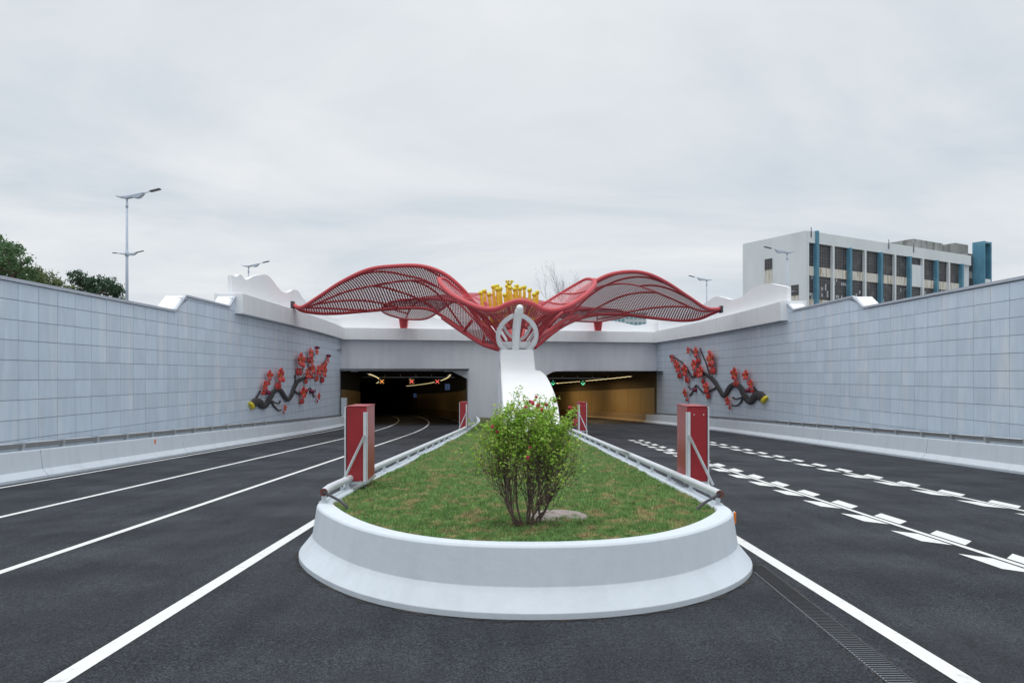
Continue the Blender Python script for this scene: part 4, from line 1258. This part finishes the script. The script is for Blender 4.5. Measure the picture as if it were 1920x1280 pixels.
# ------------------------------------------------------------------ bush
BX, BY = .22, 9.72
bz = lawn_z(BX, BY) - .03
bush = thing('flowering_bush', 'green bush with many thin stems and red blossoms at the front of the lawn', 'bush', (BX, BY, bz))
shoots = []
random.seed(21)
tops = MB()
n_main = 11
for k in range(n_main):
    a_ = 2 * math.pi * k / n_main + random.uniform(-.3, .3)
    b0 = Vector((.12 * math.cos(a_), .10 * math.sin(a_), 0))
    sp = random.uniform(.12, .36)
    knee = Vector((math.cos(a_) * sp * 1.0 + random.uniform(-.04, .04), math.sin(a_) * sp, random.uniform(.28, .50)))
    up_ = Vector((knee.x * random.uniform(.7, 1.2), knee.y * random.uniform(.7, 1.2), random.uniform(.68, .9)))
    pts = cr([b0, b0 * .6 + knee * .4 + Vector((random.uniform(-.05, .05), random.uniform(-.05, .05), -.02)), knee, up_], 14)
    m_ = MB(); m_.tube(pts.tolist(), np.linspace(.018, .008, 14).tolist(), 7); stem_o = m_.build('stem', STEM, bush)
    tw = MB()
    for j in range(21):
        i0 = random.randint(4, 13)
        s_ = Vector(pts[i0])
        a2 = math.atan2(s_.y, s_.x) + random.gauss(0, .9)
        rr = random.uniform(.06, .52) if random.random() < .75 else random.uniform(.45, .68)
        top_z = random.uniform(1.2, 1.86) - .72 * (rr / .7) ** 2
        e = Vector((s_.x * .5 + math.cos(a2) * rr, s_.y * .5 + math.sin(a2) * rr, top_z))
        md = s_ * .5 + e * .5 + Vector((math.cos(a2) * random.uniform(.0, .14), math.sin(a2) * random.uniform(0, .14), random.uniform(-.12, .05)))
        q = cr([s_, md, e], 12)
        tw.tube(q.tolist(), np.linspace(.0048, .0020, 12).tolist(), 5, cap=False)
        shoots.append(q)
        for _ in range(3):
            i1 = random.randint(5, 10); s2 = Vector(q[i1])
            e2 = s2 + Vector((random.gauss(0, .12), random.gauss(0, .12), random.uniform(.05, .26)))
            q2 = cr([s2, s2 * .5 + e2 * .5 + Vector((random.uniform(-.02, .02), 0, 0)), e2], 7)
            tw.tube(q2.tolist(), np.linspace(.0035, .0018, 7).tolist(), 4, cap=False)
            shoots.append(q2)
    tw.build('twigs', STEM, stem_o)
# low arching bare shoots on the right
tw = MB()
for j in range(16):
    a2 = random.uniform(-.9, .5)
    e = Vector((random.uniform(.30, .62), math.sin(a2) * .3, random.uniform(.62, 1.15)))
    q = cr([Vector((.12, 0, .30)), Vector((e.x * .55 + .08, e.y * .5, e.z * .48 + .05)), e], 12)
    tw.tube(q.tolist(), np.linspace(.007, .002, 12).tolist(), 5, cap=False)
    shoots.append(q[6:])
tw.build('twigs', STEM, bush)
def leaf_tris(c, d, up, l, w):
    """folded leaf: two triangles each side"""
    d = d / np.linalg.norm(d); s = np.cross(d, up); s /= (np.linalg.norm(s) + 1e-9); nrm = np.cross(s, d)
    a = c; m = c + d * l * .45; e = c + d * l
    r = m + s * w + nrm * w * .35; q = m - s * w + nrm * w * .35
    return [(a, r, m), (r, e, m), (a, m, q), (q, m, e)]
tris = []
for q in shoots:
    n_ = len(q)
    for i in range(n_):
        p_ = q[i]
        t_ = i / (n_ - 1)
        rad_ = math.hypot(p_[0], p_[1])
        zz = p_[2]
        dens = (.9 + 4.6 * min(1, (zz - .95) / .55)) if zz > .95 else (.9 if (zz > .7 and rad_ > .30) else (.22 if zz > .45 else .04))
        if n_ < 9:
            dens *= 1.15
        k = np.random.default_rng(int(abs(p_[0] * 1e4) + i)).poisson(dens * (.25 + .75 * t_))
        for _ in range(min(k, 9)):
            d = rng.normal(0, 1, 3); d[2] *= .6
            c = p_ + rng.normal(0, .022, 3)
            l = rng.uniform(.030, .058)
            tris += leaf_tris(c, d, rng.normal(0, .5, 3) + np.array([0, 0, 1.2]), l, l * .36)
V = np.array(tris)
o = bpy.data.objects.new('foliage', tri_mesh('foliage', V, LEAF)); COL.objects.link(o); o.parent = bush; o['kind'] = 'stuff'
# blossoms
bl = MB()
for k in range(5):
    a_ = k * 2 * math.pi / 5
    bl.ball((.022 * math.cos(a_), .022 * math.sin(a_), .006), (.020, .020, .010), 6, 4)
for k in range(9):
    a_ = k * 2.4; r_ = .012 + .02 * (k / 9)
    bl.ball((r_ * math.cos(a_), r_ * math.sin(a_), .022 + .012 * math.sin(k * 1.7)), (.014, .014, .012), 5, 4)
bme = bl.mesh('blossom', PINK)
SP = []
for sh in shoots:
    for p_ in sh[len(sh) // 2:]:
        w_ = Vector(p_) + Vector((BX, BY, bz))
        SP.append((960 + F * w_.x / w_.y, 704 - (w_.z - H) * F / w_.y, w_.y, w_ + Vector((0, -.03, .01))))
for u_, v_ in ((996, 744), (1004, 747), (999, 751), (1010, 760), (1025, 761), (1022, 766), (1052, 756), (1060, 762), (988, 762), (1080, 790), (1085, 801), (1090, 799), (1065, 827), (918, 802), (930, 812), (993, 842), (990, 860), (1048, 753)):
    best = min(SP, key=lambda p_: (p_[0] - u_) ** 2 + (p_[1] - v_) ** 2 + (p_[2] - (BY - .6)) * 60)
    q = best[3]
    o_ = bpy.data.objects.new('blossom', bme); COL.objects.link(o_); o_.parent = bush
    o_.location = q - Vector((BX, BY, bz)); o_.rotation_euler = (random.uniform(.4, 1.6), random.uniform(-.6, .6), random.uniform(0, 6)); s_ = random.uniform(.5, .85); o_.scale = (s_, s_, s_)
# dry leaf mulch and tufts at its foot
mb = MB()
for k in range(160):
    a_ = random.uniform(0, 6.28); r_ = abs(random.gauss(0, .16))
    x, y = BX + .03 + r_ * math.cos(a_) * 1.4, BY + r_ * math.sin(a_)
    z = lawn_z(x, y) + .01; l = random.uniform(.015, .04); b_ = random.uniform(0, 6.28)
    c_, s_ = math.cos(b_) * l, math.sin(b_) * l
    mb.add([(x - c_, y - s_, z), (x - s_ * .5, y + c_ * .5, z + .012), (x + c_, y + s_, z + .006), (x + s_ * .5, y - c_ * .5, z + .014)], [(0, 1, 2, 3)])
tag(mb.build('leaf_litter', mat('mulch', (0.16, .10, .06), .9, var=.4, vscale=30), kind='stuff'), 'brown dead leaves heaped round the foot of the bush', 'leaves')

# ------------------------------------------------------------------ street lamps
def street_lamp(label, x, y, z0, top, flip):
    s = -1 if flip else 1
    t = thing('street_lamp', label, 'street lamp', (x, y, z0), 0, 'street lamps above the walls')
    h_ = top - z0
    m_ = MB(); m_.tube([(0, 0, 0), (0, 0, h_ * .45), (0, 0, h_ - .1)], [.13, .11, .075], 10); m_.tube([(0, 0, h_ - .9), (0, 0, h_ - .6)], [.1, .1], 10); m_.build('pole', LAMPBLUE, t)
    # leaf-shaped main arm
    def leaf(pts, th, z):
        b_ = MB()
        up_ = [(x_, zt) for x_, zt, zb_ in pts]; dn = [(x_, zb_) for x_, zt, zb_ in pts]
        poly_ = [(s * x_, -th / 2, z + v_) for x_, v_ in up_] + [(s * x_, -th / 2, z + v_) for x_, v_ in reversed(dn)]
        if s < 0:
            poly_ = poly_[::-1]
        b_.prism(poly_, (0, th, 0))
        return b_
    wing = [(-.85, .02, -.02), (-.5, -.02, -.13), (0, 0, -.20), (.45, .09, -.10), (.75, .15, -.17), (1.0, .21, -.15), (1.22, .26, .02), (1.38, .29, .22)]
    leaf(wing, .34, h_).build('wing', LAMPBLUE, t, bevel=.02)
    m_ = MB(); m_.bar((s * 1.34, 0, h_ + .24), (s * 1.95, 0, h_ + .40), .05, .05); m_.build('arm', LAMPBLUE, t)
    m_ = MB(); m_.bar((s * 1.85, 0, h_ + .38), (s * 2.65, 0, h_ + .58), .34, .10); m_.build('lamp_head', LAMPDARK, t, bevel=.02)
    zl_ = h_ - 4.55
    w2 = [(-.8, .06, .02), (-.4, .03, -.06), (-.05, .02, -.12), (.05, .02, -.12), (.35, .03, -.15), (.6, .05, -.10), (.8, .14, .06)]
    leaf(w2, .2, zl_).build('lower_wing', LAMPBLUE, t)
    m_ = MB(); m_.bar((s * .78, 0, zl_ + .1), (s * 1.32, 0, zl_ + .22), .14, .06); m_.bar((-s * .75, 0, zl_ + .04), (-s * 1.12, 0, zl_ + .06), .14, .07); m_.build('lower_lamp_head', LAMPDARK, t)
    m_ = MB(); m_.tube([(0, 0, zl_ - .2), (0, 0, zl_ + .2)], .14, 10); m_.build('collar', LAMPBLUE, t)
    m_ = MB(); m_.tube([(0, 0, 0), (0, 0, .5)], [.22, .2], 10); m_.build('base', LAMPBLUE, t)
    return t
q = P(238, 368, 55); street_lamp('tall pale blue street lamp with four arms beside the dark green tree', q.x, q.y, 5.2, q.z, False)
q = P(466, 498, 89); street_lamp('distant street lamp rising behind the wavy white parapet above the wall with trees', q.x, q.y, 5.2, q.z, False)
q = P(1325, 524, 103); street_lamp('distant street lamp between the flower tip and the factory', q.x, q.y, 5.6, q.z, True)
q = P(1476, 472, 80); street_lamp('pale street lamp standing in front of the blank end wall of the factory', q.x, q.y, 5.6, q.z, True)

# ------------------------------------------------------------------ trees
def branchy(m_, p, d, l, r, depth, spread, ends, bend=.25, nseg=5, kids=(2, 4), sides=6):
    pts = [p.copy()]; dd = d.copy()
    for k in range(nseg):
        dd = (dd + Vector((random.gauss(0, bend), random.gauss(0, bend), random.gauss(0, bend * .5) + .06)) * .5).normalized()
        pts.append(pts[-1] + dd * l / nseg)
    m_.tube([tuple(q_) for q_ in pts], np.linspace(r, r * .6, nseg + 1).tolist(), sides, cap=False)
    ends.append((pts[-1], dd, depth))
    if depth > 0:
        for k in range(random.randint(*kids)):
            i = random.randint(2, nseg)
            nd = (dd + Vector((random.gauss(0, spread), random.gauss(0, spread), random.gauss(.1, spread * .6)))).normalized()
            branchy(m_, pts[i], nd, l * random.uniform(.55, .8), r * .55, depth - 1, spread, ends, bend, nseg, kids, sides)
def tree(label, u, Y, zbase, clumps, mleaf, nleaf, lsize, seed):
    """clumps: (u, v, radius px) at distance Y"""
    random.seed(seed); rg = np.random.default_rng(seed)
    base = P(u, 704, Y); base.z = zbase
    t = thing('tree', label, 'tree', base, 0, 'trees behind the left wall')
    cs = [(P(a, b, Y + dy) - base, r_ * Y / F) for a, b, r_, dy in clumps]
    m_ = MB()
    ctr = sum((c for c, r_ in cs), Vector()) / len(cs)
    tp = Vector((0, 0, max(1.0, ctr.z * .45)))
    m_.tube([(0, 0, 0), (.1, .05, tp.z * .5), tuple(tp)], [.32, .25, .2], 8)
    m_.build('trunk', BARK, t)
    m_ = MB()
    for c, r_ in cs:
        q_ = cr([tp, (tp + c) / 2 + Vector((random.gauss(0, .3), random.gauss(0, .3), .2)), c], 8)
        m_.tube(q_.tolist(), np.linspace(.13, .03, 8).tolist(), 6, cap=False)
        for k in range(6):
            e = c + Vector((random.gauss(0, 1), random.gauss(0, 1), random.gauss(0, .8))).normalized() * r_ * .9
            m_.tube([tuple(q_[5]), tuple((Vector(q_[5]) + e) / 2 + Vector((0, 0, .1))), tuple(e)], [.04, .025, .01], 5, cap=False)
    m_.build('limb', BARK, t)
    tr = []
    tot = sum(r_ ** 2 for c, r_ in cs)
    for c, r_ in cs:
        n_sub = 26
        subs = []
        for k in range(n_sub):
            d = rg.normal(0, 1, 3); d /= np.linalg.norm(d); d[2] *= .8
            subs.append((np.array(c) + d * r_ * rg.uniform(.45, 1.0), r_ * rg.uniform(.16, .36)))
        nn = int(nleaf * r_ ** 2 / tot)
        for k in range(nn):
            sc_, sr = subs[k % n_sub]
            p_ = sc_ + rg.normal(0, .48, 3) * sr
            l = lsize * rg.uniform(.6, 1.3)
            d = rg.normal(0, 1, 3); d[2] -= .3
            tr += leaf_tris(p_, d, rg.normal(0, .6, 3) + np.array([0, 0, 1]), l, l * .33)
    o_ = bpy.data.objects.new('crown', tri_mesh('crown', np.array(tr), mleaf)); COL.objects.link(o_); o_.parent = t; o_['kind'] = 'stuff'
    return t
tree('large dense green tree at the picture edge above the left wall', 2, 40, 5.2, [(-30, 455, 50, 2), (-5, 470, 38, 0), (22, 490, 32, -1), (-40, 500, 60, 0), (10, 520, 44, 1), (44, 516, 24, 0), (32, 466, 14, 0), (50, 487, 9, -1)], TREELEAF, 9000, .17, 3)
tree('loose olive green tree between the large tree and the dark low tree', 84, 46, 5.2, [(70, 510, 20, 0), (92, 524, 24, 1), (62, 535, 28, -1), (108, 542, 22, 0), (128, 552, 20, 0), (88, 552, 28, 0), (140, 562, 14, 0)], TREELEAF2, 5200, .16, 5)
tree('low dark green tree with flat topped clumps next to the lamp pole', 178, 50, 5.2, [(145, 520, 17, 0), (160, 530, 18, 1), (180, 533, 20, 0), (205, 536, 19, -1), (216, 544, 17, 0), (188, 552, 20, 0), (162, 552, 20, 0), (142, 548, 15, 0), (222, 556, 10, 0)], TREELEAF3, 7000, .15, 8)
# bare tree behind the flower
random.seed(14)
bt = P(1062, 600, 92); bt.z = Z_T
t = thing('bare_tree', 'leafless thin twigged tree behind the yellow stamens and the front petal', 'tree', bt)
m_ = MB(); ends = []
m_.tube([(0, 0, 0), (.05, 0, 1.2)], [.16, .13], 7, cap=False)
m_.build('trunk', TWIG, t)
m_ = MB()
for k in range(9):
    a_ = k * 2 * math.pi / 9 + random.uniform(-.3, .3)
    sp = random.uniform(.12, .42)
    branchy(m_, Vector((.05, 0, 1.0 + .03 * k)), Vector((math.cos(a_) * sp, math.sin(a_) * sp, 1)).normalized(), random.uniform(2.9, 4.6), .05, 4, .28, ends, .13, 5, (2, 3), 4)
m_.build('limbs', TWIG, t)
tr = []
for p_, d_, dep in ends:
    if dep == 0 and random.random() < .5:
        for _ in range(2):
            tr += leaf_tris(np.array(p_) + rng.normal(0, .08, 3), rng.normal(0, 1, 3), np.array([0, 0, 1.]), .11, .035)
o_ = bpy.data.objects.new('crown', tri_mesh('crown', np.array(tr), TREELEAF3)); COL.objects.link(o_); o_.parent = t; o_['kind'] = 'stuff'

# ------------------------------------------------------------------ old factory
FBO = Vector((36.0, 85.0, 0.0)); FANG = math.atan2(.49, .87)
fac = thing('factory_building', 'old white factory with blue piers, grid windows and rust stains above the right wall', 'building', (FBO.x, FBO.y, 5.6), FANG)
Zf = lambda z: z - 5.6
LEN, DEP = 37.3, 9.9
m_ = MB()
m_.box2((.35, .40, 0), (LEN, DEP, Zf(20.0)))
m_.build('body', BWHITE, fac)
m_ = MB(); m_.box2((0, .0, 0), (.36, DEP, Zf(20.38))); 
m_.build('end_wall', BWHITE, fac, bevel=.03)
m_ = MB(); m_.box2((.36, -.04, Zf(18.95)), (LEN - .2, .45, Zf(20.4))); m_.build('parapet_band', BWHITE, fac, bevel=.03)
m_ = MB(); m_.box2((.36, .5, Zf(20.0)), (LEN, .7, Zf(20.35))); m_.box2((.4, DEP - .2, Zf(20.0)), (LEN, DEP, Zf(20.35))); m_.build('parapet', BWHITE, fac)
# piers
for j in range(-1, 11):
    tx = 1.94 + 3.25 * j
    if j < 0:
        m_ = MB(); m_.box2((.362, -.02, 0), (.62, .41, Zf(18.94))); m_.build('pier', BWHITE, fac); continue
    if j % 2 == 0:
        m_ = MB(); m_.box2((tx - .22, -.30, 0), (tx + .22, .41, Zf(20.5 if j == 0 else 18.98))); m_.build('pier', BBLUE, fac, bevel=.02)
    else:
        m_ = MB(); m_.box2((tx - .17, -.12, 0), (tx + .17, .41, Zf(18.94))); m_.build('pier', BWHITE, fac)
FLO = [(16.1, 18.94), (12.05, 14.95), (8.0, 10.9)]
win_cache = {}
def window(x0, x1, z0, z1, pale=0):
    w, h_ = x1 - x0, z1 - z0
    key = (round(w, 2), round(h_, 2))
    if key not in win_cache:
        g = MB(); g.box((w / 2, 0, h_ / 2), (w, .04, h_)); ge = g.mesh('window', GLASS)
        b_ = MB(); nx, nz_ = max(2, round(w / .36)), max(2, round(h_ / .42))
        for i in range(nx + 1):
            b_.box((w * i / nx, -.04, h_ / 2), (.045 if i % 3 else .08, .035, h_))
        for i in range(nz_ + 1):
            b_.box((w / 2, -.042, h_ * i / nz_), (w, .03, .04 if i % 3 else .065))
        win_cache[key] = (ge, b_.mesh('window_bars', BAR), nx, nz_)
    ge, be, nx, nz_ = win_cache[key]
    o_ = link_mesh('window', ge, fac, (x0, .30, Zf(z0)))
    link_mesh('window_bars', be, o_)
    if pale:
        used = set()
        for _ in range(pale):
            i, k = random.randrange(nx), random.randrange(nz_)
            if (i, k) in used:
                continue
            used.add((i, k))
            p_ = MB(); p_.box((w * (i + .5) / nx, -.028, h_ * (k + .5) / nz_), (w / nx - .05, .012, h_ / nz_ - .05)); p_.build('pane', PANE, o_)
random.seed(31)
edges = [.62] + [1.94 + 3.25 * j for j in range(11)]
for j in range(11):
    hw0 = .0 if j == 0 else (.24 if (j - 1) % 2 == 0 else .17)
    hw1 = .24 if j % 2 == 0 else .17
    x0, x1 = edges[j] + hw0, edges[j + 1] - hw1
    for fi, (z0, z1) in enumerate(FLO):
        if j == 7 and fi == 0:
            m_ = MB(); m_.box2((x0, .1, Zf(14.95)), (x1, .402, Zf(18.0))); m_.build('blank_panel', BWHITE, fac)
            window(x0, x1, 18.02, 18.94); continue
        window(x0, x1, z0, z1, pale=(0, random.choice([4, 9, 12]) if j < 3 else random.choice([0, 2, 3]), 1)[fi])
        # stained spandrel under the window
        zb_ = FLO[fi + 1][1] if fi < 2 else 6.0
        m_ = MB(); m_.box2((x0, .14, Zf(zb_ + .005)), (x1, .402, Zf(z0 - .005))); m_.build('spandrel', BSTAIN, fac)
# windows on the end wall (recess faced outwards on -x)
for y0, z0, w, h_ in ((5.0, 16.35, 1.15, 1.35), (1.0, 12.6, 1.1, 1.25)):
    m_ = MB(); m_.box2((-.03, y0, Zf(z0)), (.03, y0 + w, Zf(z0 + h_))); o_ = m_.build('window', GLASS, fac)
    m_ = MB()
    for i in range(4):
        m_.box((-.045, y0 + w * i / 3, Zf(z0 + h_ / 2)), (.03, .05, h_))
        m_.box((-.047, y0 + w / 2, Zf(z0 + h_ * i / 3)), (.03, w, .05))
    m_.build('window_bars', BAR, o_)
    m_ = MB(); m_.box2((-.012, y0 - .03, Zf(z0 - 3.2)), (.01, y0 + w + .03, Zf(z0 - .02))); m_.build('stain', BSTAIN, fac)
# pipes and brackets on roof edge
m_ = MB()
for tx in (.9, 16.7, 22.4):
    m_.tube([(tx, -.12, Zf(19.6)), (tx, -.12, Zf(20.7)), (tx + .2, .1, Zf(20.9))], .05, 6)
m_.build('vent_pipe', DARK, fac)
m_ = MB(); m_.bar((18.9, -.5, Zf(13.9)), (20.3, -.5, Zf(14.6)), .06, .06); m_.bar((19.3, -.5, Zf(12.2)), (19.3, -.5, Zf(14.3)), .06, .06); m_.bar((19.3, -.5, Zf(12.8)), (20.1, -.2, Zf(12.8)), .06, .06); m_.bar((19.3, -.5, Zf(14.2)), (19.3, .3, Zf(14.2)), .06, .06); m_.build('wall_bracket', BAR, fac)
# annex, roof house and blue stair tower
ann = thing('stair_tower', 'blue and grey stair block with open frame at the far end of the factory', 'building', (FBO.x, FBO.y, 5.6), FANG)
m_ = MB(); m_.box2((LEN + .01, .6, 0), (LEN + 3.4, 8.6, Zf(20.9))); m_.build('body', BCONC, ann)
m_ = MB(); m_.box2((LEN - 8.0, 4.0, Zf(20.02)), (LEN - .3, 9, Zf(22.9))); m_.build('roof_house', BCONC, ann, bevel=.03)
m_ = MB(); m_.box2((LEN - .28, 2.2, Zf(20.92)), (LEN + 3.3, 8.0, Zf(22.7))); m_.build('roof_house', BCONC, ann)
for z0, z1 in ((18.3, 20.4), (14.6, 17.2), (12.4, 14.3)):
    m_ = MB(); m_.box2((LEN + .3, .52, Zf(z0)), (LEN + 2.6, .62, Zf(z1))); o_ = m_.build('window', GLASS, ann)
    m_ = MB()
    for i in range(6):
        m_.box((LEN + .3 + 2.3 * i / 5, .50, Zf((z0 + z1) / 2)), (.05, .03, z1 - z0))
    m_.build('window_bars', BAR, o_)
x0 = LEN + 1.3
TW = 1.8
m_ = MB(); m_.box2((x0, -1.1, 0), (x0 + .25, .59, Zf(22.6))); m_.build('fin', BBLUE, ann)
m_ = MB(); m_.box2((x0 + TW, -1.1, 0), (x0 + TW + .25, .59, Zf(22.6))); m_.build('fin', BBLUE, ann)
m_ = MB(); m_.box2((x0 + .26, .3, 0), (x0 + TW - .01, .58, Zf(22.3))); m_.build('back_wall', BBLUE, ann)
m_ = MB(); m_.box2((x0 + .26, -1.08, Zf(22.3)), (x0 + TW - .01, .56, Zf(22.55))); m_.build('roof_slab', BBLUE, ann)
for zz in (15.7, 11.7):
    m_ = MB(); m_.box2((x0 + .26, -1.08, Zf(zz)), (x0 + TW - .01, -.95, Zf(zz + 1.3))); m_.build('balcony_front', BWHITE, ann)
    m_ = MB(); m_.box2((x0 + .26, -.94, Zf(zz)), (x0 + TW - .01, .29, Zf(zz + .2))); m_.build('balcony_slab', BCONC, ann)

# ------------------------------------------------------------------ far buildings glimpsed over the parapet
for (u0, u1, v1, Y, lab, mm) in ((1135, 1172, 590, 300, 'far pale block glimpsed under the petal nearest the right post', FARB), (1172, 1212, 588, 320, 'far pale block with teal windows glimpsed beneath the right petal', FARB)):
    a_, b_ = P(u0, v1, Y), P(u1, v1, Y)
    w = b_.x - a_.x; hgt = a_.z - Z_T
    t = thing('far_building', lab, 'building', (a_.x, Y, Z_T))
    m_ = MB(); m_.box2((0, 0, 0), (w, 12, hgt)); m_.build('body', mm, t)
    m_ = MB(); m_.box2((-.2, -.2, hgt), (w + .2, 12.2, hgt + .5)); m_.build('roof', FARB, t)
    wm = MB(); wm.box((0, 0, 0), (w / 5 * .7, .1, 1.5)); wme = wm.mesh('window', FARG)
    for i in range(5):
        for z in np.arange(1.6, hgt - 1, 3.0):
            link_mesh('window', wme, t, (w * (i + .5) / 5, -.05, float(z)))
